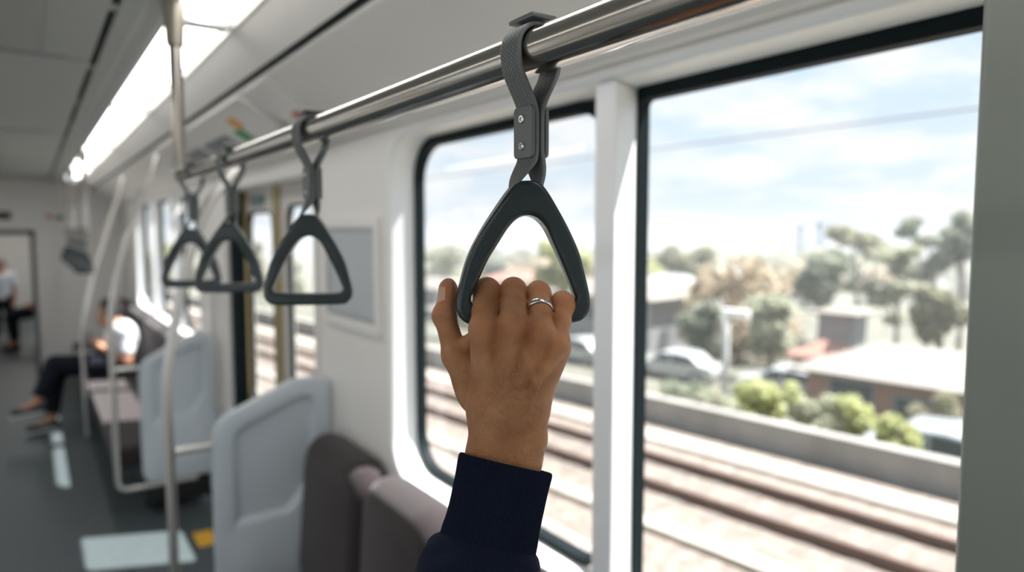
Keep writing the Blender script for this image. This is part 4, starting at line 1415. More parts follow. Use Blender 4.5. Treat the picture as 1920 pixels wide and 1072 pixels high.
def make_person(label, J, shirt, trousers, origin, h=0.011, shoe_pale=True, group=None):
    t = thing('person', label, 'person', origin)
    pts_ = np.array([p for p in J.values()])
    lo = pts_.min(0) - 0.24; hi = pts_.max(0) + 0.24
    lo[2] = max(lo[2], -0.01)
    A = J
    hd = np.array(A['head']); fw = np.array(A['face']); fw = fw / np.linalg.norm(fw)
    def torso(g, o=0.0):
        d = smin(cap(g, A['chest'], A['pelvis'], 0.125 + o, 0.120 + o), cap(g, A['shL'], A['shR'], 0.066 + o, 0.066 + o), 0.12)
        return smin(d, cap(g, A['hipL'], A['hipR'], 0.095 + o, 0.095 + o), 0.06)
    def upper(g, o=0.0):
        return np.minimum(cap(g, A['shL'], A['elL'], 0.055 + o, 0.043 + o), cap(g, A['shR'], A['elR'], 0.055 + o, 0.043 + o))
    def fore(g):
        return np.minimum(cap(g, A['elL'], A['haL'], 0.041, 0.028), cap(g, A['elR'], A['haR'], 0.041, 0.028))
    def hands(g):
        d = None
        for s in ('L', 'R'):
            e, hnd = np.array(A['el' + s]), np.array(A['ha' + s])
            v = (hnd - e) / np.linalg.norm(hnd - e)
            sd = np.cross(v, [0, 0, 1.0]); sd /= max(np.linalg.norm(sd), 1e-6)
            q = cap(g, hnd, hnd + v * 0.06, 0.030, 0.034)
            for k in range(4):
                a = hnd + v * 0.06 + sd * (k - 1.5) * 0.019
                q = smin(q, cap(g, a, a + v * 0.045 + np.array([0, 0, 0.018]), 0.011, 0.009), 0.008)
            q = smin(q, cap(g, hnd + sd * 0.03, hnd + sd * 0.045 + v * 0.05, 0.012, 0.010), 0.01)
            d = q if d is None else np.minimum(d, q)
        return d
    def legs(g, o=0.0):
        d = None
        for s in ('L', 'R'):
            q = smin(cap(g, A['hip' + s], A['kn' + s], 0.088 + o, 0.062 + o), cap(g, A['kn' + s], A['an' + s], 0.060 + o, 0.040 + o), 0.04)
            d = q if d is None else np.minimum(d, q)
        return d
    def head(g):
        d = ell(g, hd, (0.085, 0.078, 0.108))
        d = smin(d, ell(g, hd + fw * 0.045 - np.array([0, 0, 0.055]), (0.05, 0.05, 0.05)), 0.04)
        d = smin(d, ell(g, hd + fw * 0.090 - np.array([0, 0, 0.018]), (0.020, 0.016, 0.024)), 0.012)      # nose
        sd = np.cross(fw, [0, 0, 1.0])
        for s in (-1, 1):
            d = smin(d, ell(g, hd + sd * s * 0.078 - np.array([0, 0, 0.012]), (0.018, 0.014, 0.030)), 0.01)   # ears
            d = -smin(-d, ell(g, hd + fw * 0.088 + sd * s * 0.030 + np.array([0, 0, 0.010]), (0.018, 0.016, 0.010)), 0.01)   # eye sockets
        return smin(d, cap(g, hd - np.array([0, 0, 0.06]), A['neck'], 0.052, 0.058), 0.03)
    def body(g):
        d = smin(head(g), torso(g), 0.05)
        d = smin(d, upper(g), 0.03); d = smin(d, fore(g), 0.015); d = smin(d, hands(g), 0.012)
        d = smin(d, legs(g), 0.03)
        for s in ('L', 'R'):
            d = smin(d, cap(g, A['an' + s], A['to' + s], 0.036, 0.026), 0.02)
        return d
    nets_obj('body', body, lo, hi, h, M['skin_far'], t, origin)
    def shirt_f(g):
        d = smin(torso(g, 0.012), cap(g, A['shL'], np.array(A['shL']) * 0.35 + np.array(A['elL']) * 0.65, 0.068, 0.062), 0.03)
        d = smin(d, cap(g, A['shR'], np.array(A['shR']) * 0.35 + np.array(A['elR']) * 0.65, 0.068, 0.062), 0.03)
        n = np.array(A['neck']); d = np.maximum(d, -(ell(g, n + np.array([0, 0, 0.03]), (0.075, 0.075, 0.075))))
        return np.maximum(d, A['pelvis'][2] - 0.03 - g[2])
    nets_obj('shirt', shirt_f, lo, hi, h, shirt, t, origin)
    def tro_f(g):
        d = smin(legs(g, 0.016), cap(g, A['hipL'], A['hipR'], 0.118, 0.118), 0.05)
        for s in ('L', 'R'):
            an, kn = np.array(A['an' + s]), np.array(A['kn' + s])
            v = (kn - an) / np.linalg.norm(kn - an); c = an + v * 0.060
            cutp = (g[0] - c[0]) * v[0] + (g[1] - c[1]) * v[1] + (g[2] - c[2]) * v[2]
            near_ = np.sqrt((g[0] - an[0]) ** 2 + (g[1] - an[1]) ** 2 + (g[2] - an[2]) ** 2) - 0.15
            d = np.maximum(d, -np.maximum(cutp, near_))
        return d
    nets_obj('trousers', tro_f, lo, hi, h, trousers, t, origin)
    def hair_f(g):
        d = ell(g, hd + np.array([0, 0, 0.012]) - fw * 0.010, (0.098, 0.090, 0.114))
        cutf = (g[0] - hd[0]) * fw[0] + (g[1] - hd[1]) * fw[1] - 0.040 - 0.9 * np.maximum(g[2] - hd[2] - 0.04, 0) * 2
        return np.maximum(np.maximum(d, np.minimum(cutf, 0.05)), hd[2] - 0.055 - g[2])
    nets_obj('hair', hair_f, lo, hi, h * 0.8, M['hair'], t, origin)
    for s in ('L', 'R'):
        an, to = np.array(A['an' + s]), np.array(A['to' + s])
        v = to - an
        heel = an - np.array([0, 0, 0.045]) - v * 0.12
        fn = lambda g: smin(cap(g, heel, to, 0.042, 0.036), cap(g, heel, an - np.array([0, 0, 0.02]), 0.044, 0.046), 0.02)
        sh = nets_obj('shoe', fn, np.minimum(heel, to) - 0.1, np.maximum(an, to) + 0.1, 0.008, M['shoe'], t, origin)
        if shoe_pale:
            dn = np.array([0, 0, -0.030])
            fs_ = lambda g: np.maximum(cap(g, heel + dn, to + dn, 0.046, 0.040), np.abs(g[2] - ((heel + dn)[2] + ((g[0] - heel[0]) * v[0] + (g[1] - heel[1]) * v[1]) / (v[0] ** 2 + v[1] ** 2) * (to - heel)[2])) - 0.013)
            nets_obj('sole', fs_, np.minimum(heel, to) - 0.11, np.maximum(an, to) + 0.1, 0.007, M['sole'], sh, (0, 0, 0) if False else origin)
    return t


make_person('person in a white shirt and dark trousers sitting cross-legged on the far bench', {
    'head': (0.560, 7.20, 1.035), 'face': (-0.85, -0.10, -0.45), 'neck': (0.615, 7.20, 0.915), 'chest': (0.640, 7.20, 0.770), 'pelvis': (0.610, 7.21, 0.575),
    'shL': (0.660, 7.04, 0.862), 'shR': (0.660, 7.36, 0.862), 'elL': (0.665, 6.99, 0.605), 'haL': (0.485, 7.08, 0.730), 'elR': (0.620, 7.41, 0.620), 'haR': (0.480, 7.22, 0.735),
    'hipL': (0.565, 7.12, 0.574), 'hipR': (0.565, 7.30, 0.571), 'knL': (0.135, 7.16, 0.600), 'anL': (-0.020, 7.08, 0.292), 'toL': (-0.165, 7.06, 0.236),
    'knR': (0.150, 7.30, 0.535), 'anR': (0.085, 7.24, 0.100), 'toR': (-0.070, 7.22, 0.045)}, M['shirt'], M['trousers'], (0.40, 7.2, 0))
ph = MB().box(-0.006, 0.006, -0.036, 0.036, -0.072, 0.072, 0.004).build('phone', M['black'])
ph.location = (0.372, 7.15, 0.800); ph.rotation_euler = (0, 0.5, 0)
tag(ph, 'dark phone held by the seated person in the white shirt', 'phone')
make_person('blurred person in a pale shirt standing in the next carriage beyond the gangway', {
    'head': (-0.40, 13.6, 1.52), 'face': (0.2, -1.0, -0.1), 'neck': (-0.40, 13.6, 1.37), 'chest': (-0.40, 13.6, 1.22), 'pelvis': (-0.40, 13.6, 0.90),
    'shL': (-0.57, 13.6, 1.32), 'shR': (-0.23, 13.6, 1.32), 'elL': (-0.61, 13.6, 1.05), 'haL': (-0.58, 13.5, 0.80), 'elR': (-0.19, 13.6, 1.05), 'haR': (-0.21, 13.5, 0.80),
    'hipL': (-0.49, 13.6, 0.88), 'hipR': (-0.31, 13.6, 0.88), 'knL': (-0.50, 13.58, 0.48), 'anL': (-0.50, 13.62, 0.10), 'toL': (-0.51, 13.48, 0.045),
    'knR': (-0.30, 13.58, 0.48), 'anR': (-0.30, 13.62, 0.10), 'toR': (-0.29, 13.48, 0.045)}, M['shirt'], M['trousers'], (-0.40, 13.6, 0), 0.014, False).scale = (0.8, 0.8, 0.8)
make_person('blurred person in dark clothes sitting in the next carriage beyond the gangway', {
    'head': (0.10, 12.6, 1.16), 'face': (-0.9, -0.3, -0.2), 'neck': (0.14, 12.6, 1.03), 'chest': (0.16, 12.6, 0.88), 'pelvis': (0.18, 12.6, 0.60),
    'shL': (0.17, 12.43, 0.97), 'shR': (0.17, 12.77, 0.97), 'elL': (0.15, 12.38, 0.70), 'haL': (-0.02, 12.45, 0.66), 'elR': (0.15, 12.82, 0.70), 'haR': (-0.02, 12.75, 0.66),
    'hipL': (0.14, 12.51, 0.585), 'hipR': (0.14, 12.69, 0.585), 'knL': (-0.26, 12.50, 0.53), 'anL': (-0.24, 12.50, 0.10), 'toL': (-0.38, 12.50, 0.045),
    'knR': (-0.26, 12.70, 0.53), 'anR': (-0.24, 12.70, 0.10), 'toR': (-0.38, 12.70, 0.045)}, M['dark_cloth'], M['trousers'], (0.1, 12.6, 0), 0.014, False)
t = thing('bench_seat', 'dark bench in the next carriage under the person in dark clothes', 'bench seat', (0, 0, 0))
MB().box(0.02, 0.52, 11.2, 13.1, 0.30, 0.445, 0.03).build('cushion', M['seat'], t, auto=60)
MB().box(0.30, 0.50, 11.2, 13.1, 0.0, 0.299).build('base', M['black'], t)
MB().box(0.40, 0.52, 11.2, 13.1, 0.447, 0.92, 0.03).build('backrest', M['seat'], t, auto=60)
# ================================================================== outside: tracks, parapet, houses and trees
BX = math.radians(41.41 - 34.763)            # the tracks bear a little away from the carriage
EC = (math.cos(BX), math.sin(BX)); EA = (-math.sin(BX), math.cos(BX))


def E2(x, y, z=0.0):                          # across, along, height -> world
    return (x * EC[0] + y * EA[0], x * EC[1] + y * EA[1], z)


TER = [(-8, -1.3), (2.4, -1.3), (4.2, -2.38), (11.95, -2.38), (12.3, -2.60), (13.0, -2.75), (17.5, -4.05), (21, -4.65), (25, -5.15), (29, -5.5), (40, -6.6), (60, -7.4), (90, -8.2), (150, -10.5), (300, -20.0), (700, -44.0)]


def terrain(x):
    for (a, za), (b, zb) in zip(TER[:-1], TER[1:]):
        if a <= x <= b:
            return za + (zb - za) * (x - a) / (b - a)
    return TER[-1][1]


xs = [-8, 0, 2.4, 3.2, 4.2, 8, 11.95, 12.3, 13.0, 15, 17.5, 21, 25, 29, 34, 40, 50, 60, 75, 90, 120, 150, 220, 300, 450, 700]
ys = list(range(-40, 61, 10)) + [80, 110, 150, 220, 320, 500]
gm = MB()
gm.add([E2(x, y, terrain(x)) for x in xs for y in ys], [(i * len(ys) + j, i * len(ys) + j + 1, (i + 1) * len(ys) + j + 1, (i + 1) * len(ys) + j) for i in range(len(xs) - 1) for j in range(len(ys) - 1)])
gm.build('ground', M['earth'], kind='structure', smooth=True)


def ebox(mb, x0, x1, y0, y1, z0, z1):
    vs = [E2(x, y, z) for x in (x0, x1) for y in (y0, y1) for z in (z0, z1)]
    mb.add(vs, [(0, 1, 3, 2), (4, 6, 7, 5), (0, 4, 5, 1), (2, 3, 7, 6), (0, 2, 6, 4), (1, 5, 7, 3)])
    return mb


ebox(MB(), 4.4, 11.9, -30, 220, -2.375, -2.34).build('track_bed', M['ballast'], kind='structure')
for (x, l) in ((8.82, 'rusty brown rail nearer the train windows'), (9.935, 'rusty brown rail farther from the train, towards the parapet')):
    t = thing('rail_track', l, 'rail', E2(x, 0, -2.33), BX, 'rails of the neighbouring track')
    m = MB()
    m.prism([(-0.075, 0), (0.075, 0), (0.075, 0.015), (0.012, 0.035), (0.012, 0.115), (0.037, 0.125), (0.037, 0.155), (-0.037, 0.155), (-0.037, 0.125), (-0.012, 0.115), (-0.012, 0.035), (-0.075, 0.015)], -30, 220, 'y')
    m.build('rail', M['rail'], t)
sl0 = ebox(MB(), 8.35, 10.4, -0.12, 0.12, -2.42, -2.3305).build('sleeper', M['sleeper'])
tag(sl0, 'pale concrete sleeper under the neighbouring rails', 'sleeper', 'sleepers of the neighbouring track')
sl0.location = E2(0, -1.4)
for k in range(1, 60):
    c = sl0.copy(); COL.objects.link(c); c.location = E2(0, -1.4 + k * 0.68)
tr = ebox(MB(), 10.80, 11.38, -30, 220, -2.34, -2.27).build('cable_trough', M['trough'])
tag(tr, 'pale concrete cable trough running along the foot of the parapet', 'cable trough')
tr = ebox(MB(), 7.50, 7.80, -30, 220, -2.345, -2.255).build('cable_trough', M['trough'])
tag(tr, 'pale concrete kerb strip between the train and the brown rails', 'kerb strip')
pw = ebox(MB(), 12.05, 12.25, -30, 220, -2.60, -1.86); ebox(pw, 12.02, 12.28, -30, 220, -1.86, -1.80)
p_ = pw.build('parapet', M['concrete'])
tag(p_, 'long grey concrete parapet wall beyond the tracks', 'wall')


# ---- plants
def leaf_cloud(centres, radii, count, size, flat=0.8):
    """loose quads filling a set of ellipsoids"""
    P = []
    wts = np.array([r[0] * r[1] * r[2] for r in radii]) ** (2 / 3); wts /= wts.sum()
    for c, r, wq in zip(centres, radii, wts):
        n = max(8, int(count * wq))
        d = RNG.normal(size=(n, 3)); d /= np.linalg.norm(d, axis=1)[:, None]
        rad = RNG.uniform(0.45, 1.0, (n, 1)) ** 0.6
        P.append(np.array(c) + d * rad * np.array(r))
    P = np.concatenate(P)
    n = len(P)
    a = RNG.normal(size=(n, 3)); a /= np.linalg.norm(a, axis=1)[:, None]
    b = np.cross(a, RNG.normal(size=(n, 3))); b /= np.linalg.norm(b, axis=1)[:, None]
    s = size * RNG.uniform(0.6, 1.4, (n, 1))
    V = np.stack([P - a * s - b * s * 0.55, P + a * s - b * s * 0.55, P + a * s + b * s * 0.55, P - a * s + b * s * 0.55], 1).reshape(-1, 3)
    F = np.arange(4 * n).reshape(-1, 4)
    return V, F


def plant(name, label, cat, base, centres, radii, count, size, mat, trunk=None, group=None):
    t = thing(name, label, cat, base, 0, group)
    V, F = leaf_cloud(centres, radii, count, size)
    me = bpy.data.meshes.new('crown'); me.from_pydata(V.tolist(), [], F.tolist())
    link('crown' if trunk else 'foliage', me, mat, t)
    if trunk:
        m = MB()
        for pts_, r0, r1 in trunk:
            q = smooth_path(pts_, 5)
            m.tube([tuple(x) for x in q], list(np.linspace(r0, r1, len(q))), 10)
        m.build('trunk', M['bark'], t, smooth=True)
    return t


TREES = [
    ('big', 40.6, 23.8, -3.35, 3.75, 3.75, 2, 'large brownish tree at the centre of the near window view'),
    ('b', 59.6, 40.7, -1.20, 2.58, 1.62, 0, 'rounded olive tree rising behind the large brownish tree'),
    ('b', 65.5, 48.7, -2.79, 2.77, 1.29, 3, 'low bright green tree at the left of the near window'),
    ('gum', 53.5, 16.9, 0.31, 2.29, 3.18, 1, 'tallest gum tree with open clumps, near the grey post'),
    ('gum', 57.5, 23.4, -0.27, 3.0, 3.3, 0, 'olive gum tree with an open flat top, left of the tallest one'),
    ('b', 48.5, 22.2, -2.0, 2.18, 2.45, 1, 'dark round tree beneath the two distant towers'),
    ('gum', 43.0, 15.2, -1.47, 1.69, 3.08, 4, 'tall pale green tree behind the cream roof'),
    ('b', 38.1, 11.4, -2.16, 1.18, 1.70, 0, 'olive tree close to the grey post above the cream roof'),
    ('b', 49.5, 13.8, 1.39, 1.26, 2.45, 1, 'dark tree half hidden behind the grey post'),
    ('b', 33.5, 17.9, -3.03, 1.50, 1.9, 4, 'pale loose tree right of the large brownish tree'),
    ('b', 32.0, 21.0, -3.5, 1.28, 1.71, 1, 'dark small tree low beside the lamp post'),
    ('b', 44.9, 62.6, -3.61, 3.25, 4.38, 4, 'pale green tree at the far edge of the window behind the hand'),
    ('b', 34.5, 33.6, -0.95, 1.80, 2.3, 3, 'leafy green tree beside the window mullion above the hand'),
    ('b', 51.5, 61.1, -2.91, 2.46, 1.78, 1, 'distant dark tree framed by the gripped handle'),
    ('b', 28.4, 36.0, -2.84, 1.77, 1.59, 4, 'pale low tree behind the thumb'),
    ('b', 41.0, 43.4, -4.2, 1.9, 1.9, 0, 'olive low tree right behind the knuckles'),
    ('b', 31.3, 72.1, -3.43, 1.73, 4.33, 4, 'slim pale tree seen through the nearer door leaf'),
    ('b', 32.6, 84.4, -3.79, 1.96, 5.23, 0, 'slim olive tree seen through the farther door leaf'),
    ('b', 27.2, 95.8, -4.12, 2.77, 5.54, 4, 'pale tree seen through the far bay windows, right one'),
    ('b', 21.9, 87.1, -4.08, 2.46, 5.54, 3, 'green tree seen through the far bay windows, left one')]
for kind, x, y, z, r, hz, m, l in TREES:
    zt = terrain(x)
    c, rr_ = [], []
    nclump = {'big': 24, 'gum': 13, 'b': 9}[kind]
    for i in range(nclump):
        a, e_ = random.uniform(0, 2 * PI), random.uniform(-0.9, 0.95)
        q = random.uniform(0.55, 0.85)
        sc_ = (1 - 0.35 * abs(e_))
        c.append((math.cos(a) * r * q * sc_, math.sin(a) * r * q * sc_, z - zt + e_ * hz * 0.78))
        k = random.uniform(0.30, 0.46) if kind != 'gum' else random.uniform(0.24, 0.40)
        rr_.append((r * k * 1.15, r * k * 1.15, r * k * (0.85 if kind != 'gum' else 0.55)))
    if kind != 'gum':
        c.append((0, 0, z - zt)); rr_.append((r * 0.6, r * 0.6, hz * 0.65))
    base = E2(x, y, zt)
    tk = [([(0, 0, -0.1), (0.1 * r, 0, (z - zt) * 0.5), (0, 0.06 * r, z - zt + hz * 0.4)], 0.16 + 0.02 * r, 0.05)]
    for i in (0, 2, 4):
        tk.append(([(0.05 * r, 0, (z - zt) * 0.55), tuple(np.array(c[i]) * np.array([0.5, 0.5, 0.9])), c[i]], 0.09, 0.03))
    plant('tree', l, 'tree', base, c, rr_, 2600, 0.11 + 0.032 * r, LEAF[m], tk)
RIDGE = [(74.8, 114.8, -4.49, 4.89, 4), (87.0, 118.2, -5.07, 5.61, 1), (87.2, 105.3, -3.82, 5.78, 1), (101.7, 109.3, -5.13, 5.42, 0), (98.2, 94.0, -3.58, 5.63, 1),
         (121.6, 103.8, -5.87, 5.22, 4), (102.9, 78.3, -4.59, 5.15, 1), (124.9, 84.7, -5.41, 6.01, 4), (144.1, 86.8, -5.31, 6.35, 4), (136.4, 72.9, -5.88, 5.96, 0),
         (124.6, 58.8, -3.97, 4.42, 4), (148.6, 61.7, -5.10, 5.11, 4), (174.0, 63.1, -5.81, 6.12, 1), (168.5, 52.9, -6.13, 5.92, 0), (189.2, 50.9, -7.00, 6.38, 0)]
RIDGE += [(x * 0.72 + random.uniform(-4, 4), y * 0.72 + random.uniform(-6, 6), z - 0.9, r * 0.8, (m + 1) % 3 if m != 3 else 4) for x, y, z, r, m in RIDGE]
R2 = []
for x, y, z, r, m in RIDGE:
    while any(math.hypot(x - a[0], y - a[1]) < (r + a[3]) * 1.5 for a in R2):
        x, y, z, r = x * 1.05, y * 1.05, (z - 1.75) * 1.05 + 1.75, r * 1.02
    R2.append((x, y, z, r, m))
for x, y, z, r, m in R2:
    zt = terrain(x)
    c = [(random.uniform(-1, 1) * r * 0.9, random.uniform(-1, 1) * r * 0.9, z - zt + random.uniform(-0.2, 0.3) * r) for _ in range(6)]
    plant('tree', 'hazy tree of the far line of trees on the skyline', 'tree', E2(x, y, zt), c, [(r * 0.5, r * 0.5, r * 0.42)] * 6, 500, 0.55, LEAF[m],
          [([(0, 0, -0.1), (0, 0, max(0.5, (z - zt) * 0.5)), (0, 0, max(1, z - zt))], 0.3, 0.1)], 'trees along the skyline')
BUSH = [(12.78, 7.91, -1.88, 0.43, 0.38, 4, 'pale bush over the parapet, at the foot of the lamp post'), (13.57, 7.59, -1.78, 0.48, 0.44, 3, 'lime bush over the parapet, just right of the lamp post'),
        (14.33, 7.32, -1.75, 0.50, 0.58, 3, 'tallest lime bush behind the parapet'), (14.31, 6.54, -1.75, 0.54, 0.50, 4, 'pale bush right of the tallest lime bush'),
        (14.40, 5.92, -1.80, 0.48, 0.45, 3, 'lime bush below the cream roof behind the parapet'), (14.21, 5.28, -1.88, 0.44, 0.36, 3, 'low lime bush, second from the right end of the row'),
        (14.20, 4.74, -1.97, 0.38, 0.30, 3, 'low lime bush at the right end of the row behind the parapet'), (14.31, 9.70, -2.30, 0.63, 0.40, 1, 'dark green shrub behind the parapet, left of the lamp post'),
        (22.21, 6.69, -2.85, 0.70, 0.75, 0, 'dark olive shrub under the cream roof, near the grey post'), (14.62, 10.72, -2.67, 0.55, 0.30, 3, 'low green shrub at the left end of the parapet bushes')]
for x, y, z, r, hz, m, l in BUSH:
    zt = min(terrain(x), z - hz)
    zt = terrain(x)
    top = z + hz - zt
    c, rr_ = [], []
    for i in range(9):
        a = random.uniform(0, 2 * PI); q = random.uniform(0.2, 0.74); v = random.uniform(0.25, 0.85)
        c.append((math.cos(a) * r * q * 1.25, math.sin(a) * r * q * 1.25, top * v * random.uniform(0.8, 1.08))); rr_.append((r * 0.42, r * 0.42, max(0.12, min(hz * 0.45, top * (1 - v)))))
    plant('bush', l, 'bush', E2(x, y, zt), c, rr_, 1300, 0.05, LEAF[m])


# ---- houses, sheds, cars, poles, towers
def house(label, x0, x1, y0, y1, ze, zr, wall, roof, cat='house', over=0.5, wins=()):
    zt = terrain((x0 + x1) / 2) - 0.05
    cx, cy = (x0 + x1) / 2, (y0 + y1) / 2
    t = thing('house', label, cat, E2(cx, cy, zt), BX)
    ax_, ay_ = (x1 - x0) / 2, (y1 - y0) / 2
    MB().box(-ax_, ax_, -ay_, ay_, 0, ze - zt).build('walls', wall, t)
    o = over
    rh = min(ax_, ay_)
    e, r_ = ze - zt, zr - zt
    if ay_ >= ax_:
        rg = [(0, -(ay_ - rh * 0.8), r_), (0, ay_ - rh * 0.8, r_)]
    else:
        rg = [(-(ax_ - rh * 0.8), 0, r_), (ax_ - rh * 0.8, 0, r_)]
    A, B, C_, D_ = (-ax_ - o, -ay_ - o, e), (ax_ + o, -ay_ - o, e), (ax_ + o, ay_ + o, e), (-ax_ - o, ay_ + o, e)
    if ay_ >= ax_:
        fs = [(0, 1, 4), (1, 2, 5, 4), (2, 3, 5), (3, 0, 4, 5), (3, 2, 1, 0)]
    else:
        fs = [(0, 1, 5, 4), (1, 2, 5), (2, 3, 4, 5), (3, 0, 4), (3, 2, 1, 0)]
    rm = MB().add([A, B, C_, D_] + rg, fs)
    rm.box(-ax_ - o, ax_ + o, -ay_ - o, -ay_ - o + 0.08, e - 0.12, e).box(-ax_ - o, ax_ + o, ay_ + o - 0.08, ay_ + o, e - 0.12, e).box(-ax_ - o, -ax_ - o + 0.08, -ay_ - o, ay_ + o, e - 0.12, e)
    rm.build('roof', roof, t)
    for (yy, zz_, w_, h_) in wins:                   # windows of the side that faces the train
        f = MB().box(-ax_ - 0.05, -ax_ - 0.002, yy - w_ / 2, yy + w_ / 2, zz_ - zt - h_ / 2, zz_ - zt + h_ / 2).build('window', M['wall_pale'], t)
        MB().box(-ax_ - 0.06, -ax_ - 0.052, yy - w_ / 2 + 0.08, yy + w_ / 2 - 0.08, zz_ - zt - h_ / 2 + 0.08, zz_ - zt + h_ / 2 - 0.08).build('pane', M['pane'], f)
    return t


house('low brick house with a broad cream roof behind the bushes', 25.4, 33.0, 3.5, 12.0, -3.30, -2.72, M['wall_brick'], M['roof_pale'], wins=((-2.2, -4.3, 1.4, 1.0), (0.6, -4.3, 1.2, 1.0), (2.6, -4.2, 1.6, 1.3)))
house('pale grey house at the left edge of the near window', 37.5, 43.0, 28.6, 38.5, -2.75, -1.75, M['wall_pale'], M['roof_pale'], wins=((-3.0, -4.0, 1.4, 1.2), (0.2, -4.0, 1.4, 1.2)))
house('house with a white roof beyond the large brownish tree', 50.0, 55.0, 34.5, 40.5, -2.9, -2.0, M['wall_pale'], M['wall_pale'], wins=((0.0, -3.9, 1.2, 1.0),))
house('small house with a terracotta roof right of the brownish tree', 39.0, 41.5, 16.2, 19.2, -5.35, -4.55, M['wall_brick'], M['roof_red'])
house('white shed beneath the dark tree by the towers', 43.2, 45.4, 17.7, 19.8, -3.2, -2.85, M['wall_pale'], M['roof_pale'])
house('white walled house seen behind the hand, far side', 38.0, 42.0, 52.5, 60.0, -3.6, -2.7, M['wall_pale'], M['roof_pale'], wins=((-1.5, -4.8, 1.4, 1.2),))
house('house with a pinkish red roof framed by the gripped handle', 44.5, 49.0, 48.5, 54.5, -3.0, -2.0, M['wall_pale'], M['roof_red'], wins=((0.0, -4.2, 1.4, 1.0),))
house('pale house low behind the thumb', 34.5, 38.5, 43.0, 50.0, -4.9, -4.1, M['wall_pale'], M['roof_pale'], wins=((0.0, -5.6, 1.4, 0.8),))


def car(label, x, y, paint, rot=0.0):
    zt = terrain(x)
    t = thing('car', label, 'car', E2(x, y, zt), BX + rot)
    prof = [(-2.1, 0.28), (-2.15, 0.62), (-2.05, 0.88), (-1.55, 0.95), (-1.05, 1.36), (-0.4, 1.46), (0.45, 1.43), (1.05, 1.0), (1.95, 0.86), (2.15, 0.62), (2.12, 0.28)]
    MB().prism(prof, -0.83, 0.83, 'x', 0.09, 3).build('body', paint, t, auto=40)
    for s in (-1, 1):
        MB().prism([(-1.35, 0.96), (-0.98, 1.30), (-0.1, 1.37), (-0.1, 0.96)], s * 0.831 - 0.006, s * 0.831 + 0.006, 'x').build('side_window', M['pane'], t)
        MB().prism([(0.0, 0.96), (0.0, 1.37), (0.42, 1.34), (0.88, 0.98)], s * 0.831 - 0.006, s * 0.831 + 0.006, 'x').build('side_window', M['pane'], t)
        for yy in (-1.3, 1.35):
            w_ = MB().lathe([(0.20, -0.09), (0.30, -0.09), (0.315, -0.06), (0.315, 0.06), (0.30, 0.09), (0.20, 0.09)], (s * 0.78, yy, 0.315), 'x', 24).build('wheel', M['tyre'], t, auto=40)
            MB().lathe([(0.18, -0.02), (0.19, 0.0), (0.05, 0.012)], (s * 0.885, yy, 0.315), 'x', 20).build('hubcap', M['alu'], w_)
    return t


car('white car parked left of the lamp post', 28.3, 19.9, M['car_white'], 0.2)
car('silver car behind the parapet by the grey post', 17.6, 5.3, M['car_grey'], 0.1)
car('white car beyond the little finger, beside the window mullion', 27.8, 25.6, M['car_white'], -0.1)
car('white car on the street right of the lamp post', 28.4, 14.3, M['car_white'], 0.2)

t = thing('lamp_post', 'pale lamp post with a white head above the bushes', 'lamp post', E2(21.15, 12.87, terrain(21.15)), BX)
MB().tube([(0, 0, 0), (0, 0, 3.75)], [0.14, 0.11], 14).build('post', M['pole_grey'], t, smooth=True)
MB().box(-0.12, 0.12, -0.85, 0.12, 3.55, 3.80, 0.03).build('lamp_head', M['frame'], t)
MB().tube([(0, 0.06, 3.7), (0, 0.35, 4.1)], 0.05, 8).build('bracket', M['pole_grey'], t)
for (px_, py_, h_, w_, l) in ((586.0, 285.6, 22, 5.0, 'slim distant tower on the skyline, left of the pair'), (599.0, 274.4, 25, 5.0, 'slim distant tower on the skyline, right of the pair')):
    t = thing('tower', l, 'tower', E2(px_, py_, terrain(px_)), 0.3)
    h_ += 24
    MB().box(-w_, w_, -w_, w_, 0, h_ - 4 + 1.75).box(-w_ * 0.6, w_ * 0.6, -w_ * 0.6, w_ * 0.6, h_ - 2.25, h_ - 0.5).build('tower_block', M['tower'], t)
wr_ = thing('overhead_wire', 'thin overhead wire crossing the sky outside', 'wire', E2(9.4, 0, 3.2), BX)
MB().tube([tuple(q) for q in smooth_path([(0, -20, 0.1), (0, 0, 0), (0, 30, -0.35), (0, 60, 0)], 8)], 0.011, 8).build('cable', M['wire'], wr_)
hz = ebox(MB(), 13.5, 190, -60, 230, -30, 2.6).build('haze', M['haze'])
tag(hz, 'thin bright haze over the suburb beyond the parapet', 'haze', kind='stuff')
# ================================================================== camera, sun and sky
cam = bpy.data.cameras.new('camera')
cam.sensor_width = 36.0
cam.lens = 36.0 * 1300 / 1920
cam.clip_start = 0.02
cam.clip_end = 3000
cam.dof.use_dof = True
cam.dof.focus_distance = 0.541
cam.dof.aperture_fstop = 3.1
co = bpy.data.objects.new('camera', cam)
COL.objects.link(co)
co.location = (0, 0, 1.75)
co.rotation_euler = (PI / 2 - math.radians(4.4425), 0, -math.radians(34.763))
SC.camera = co

sl = bpy.data.lights.new('sun', 'SUN')
sl.energy = 15.0
sl.angle = math.radians(0.6)
sl.color = (1.0, 0.965, 0.925)
so = bpy.data.objects.new('sun', sl)
COL.objects.link(so)
so.rotation_euler = Vector((-0.49, 0.21, -1.0)).to_track_quat('-Z', 'Y').to_euler()

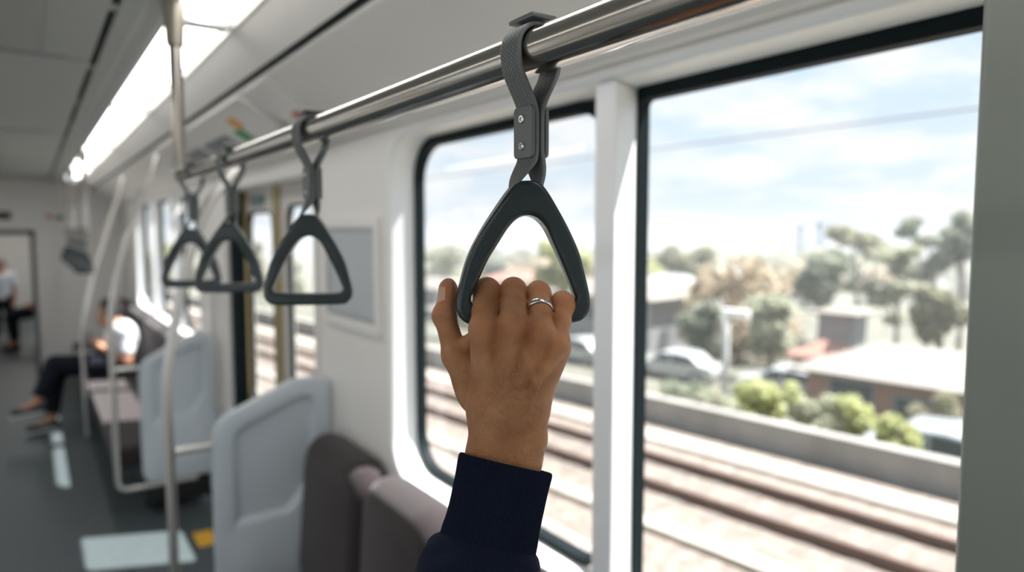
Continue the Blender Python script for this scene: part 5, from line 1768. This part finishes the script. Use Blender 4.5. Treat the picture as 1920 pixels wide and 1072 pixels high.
w = bpy.data.worlds.new('sky')
SC.world = w
w.use_nodes = True
nt = w.node_tree
nt.nodes.clear()
N, Lk = nt.nodes.new, nt.links.new
out = N('ShaderNodeOutputWorld'); bg = N('ShaderNodeBackground')
tc = N('ShaderNodeTexCoord'); sx = N('ShaderNodeSeparateXYZ')
Lk(tc.outputs['Generated'], sx.inputs[0])
zz = N('ShaderNodeMath'); zz.operation = 'MAXIMUM'; zz.inputs[1].default_value = 0.0; Lk(sx.outputs['Z'], zz.inputs[0])
gr = N('ShaderNodeValToRGB')
gr.color_ramp.elements[0].position = 0.0; gr.color_ramp.elements[0].color = (0.76, 0.835, 0.90, 1)
gr.color_ramp.elements[1].position = 0.40; gr.color_ramp.elements[1].color = (0.46, 0.665, 0.85, 1)
Lk(zz.outputs[0], gr.inputs['Fac'])
za = N('ShaderNodeMath'); za.operation = 'ADD'; za.inputs[1].default_value = 0.22; Lk(zz.outputs[0], za.inputs[0])
dv = N('ShaderNodeVectorMath'); dv.operation = 'DIVIDE'; Lk(tc.outputs['Generated'], dv.inputs[0])
cb_ = N('ShaderNodeCombineXYZ'); Lk(za.outputs[0], cb_.inputs[0]); Lk(za.outputs[0], cb_.inputs[1]); Lk(za.outputs[0], cb_.inputs[2])
Lk(cb_.outputs[0], dv.inputs[1])
cn_ = N('ShaderNodeTexNoise'); cn_.inputs['Scale'].default_value = 2.3; cn_.inputs['Detail'].default_value = 7; cn_.inputs['Roughness'].default_value = 0.55
Lk(dv.outputs[0], cn_.inputs['Vector'])
cr = N('ShaderNodeValToRGB')
cr.color_ramp.elements[0].position = 0.42; cr.color_ramp.elements[0].color = (0, 0, 0, 1)
cr.color_ramp.elements[1].position = 0.60; cr.color_ramp.elements[1].color = (1, 1, 1, 1)
Lk(cn_.outputs['Fac'], cr.inputs['Fac'])
mxn = N('ShaderNodeMix'); mxn.data_type = 'RGBA'; mxn.inputs[7].default_value = (0.90, 0.915, 0.93, 1)
Lk(cr.outputs['Color'], mxn.inputs[0]); Lk(gr.outputs['Color'], mxn.inputs[6])
Lk(mxn.outputs[2], bg.inputs['Color'])
bg.inputs['Strength'].default_value = 0.92
Lk(bg.outputs[0], out.inputs[0])
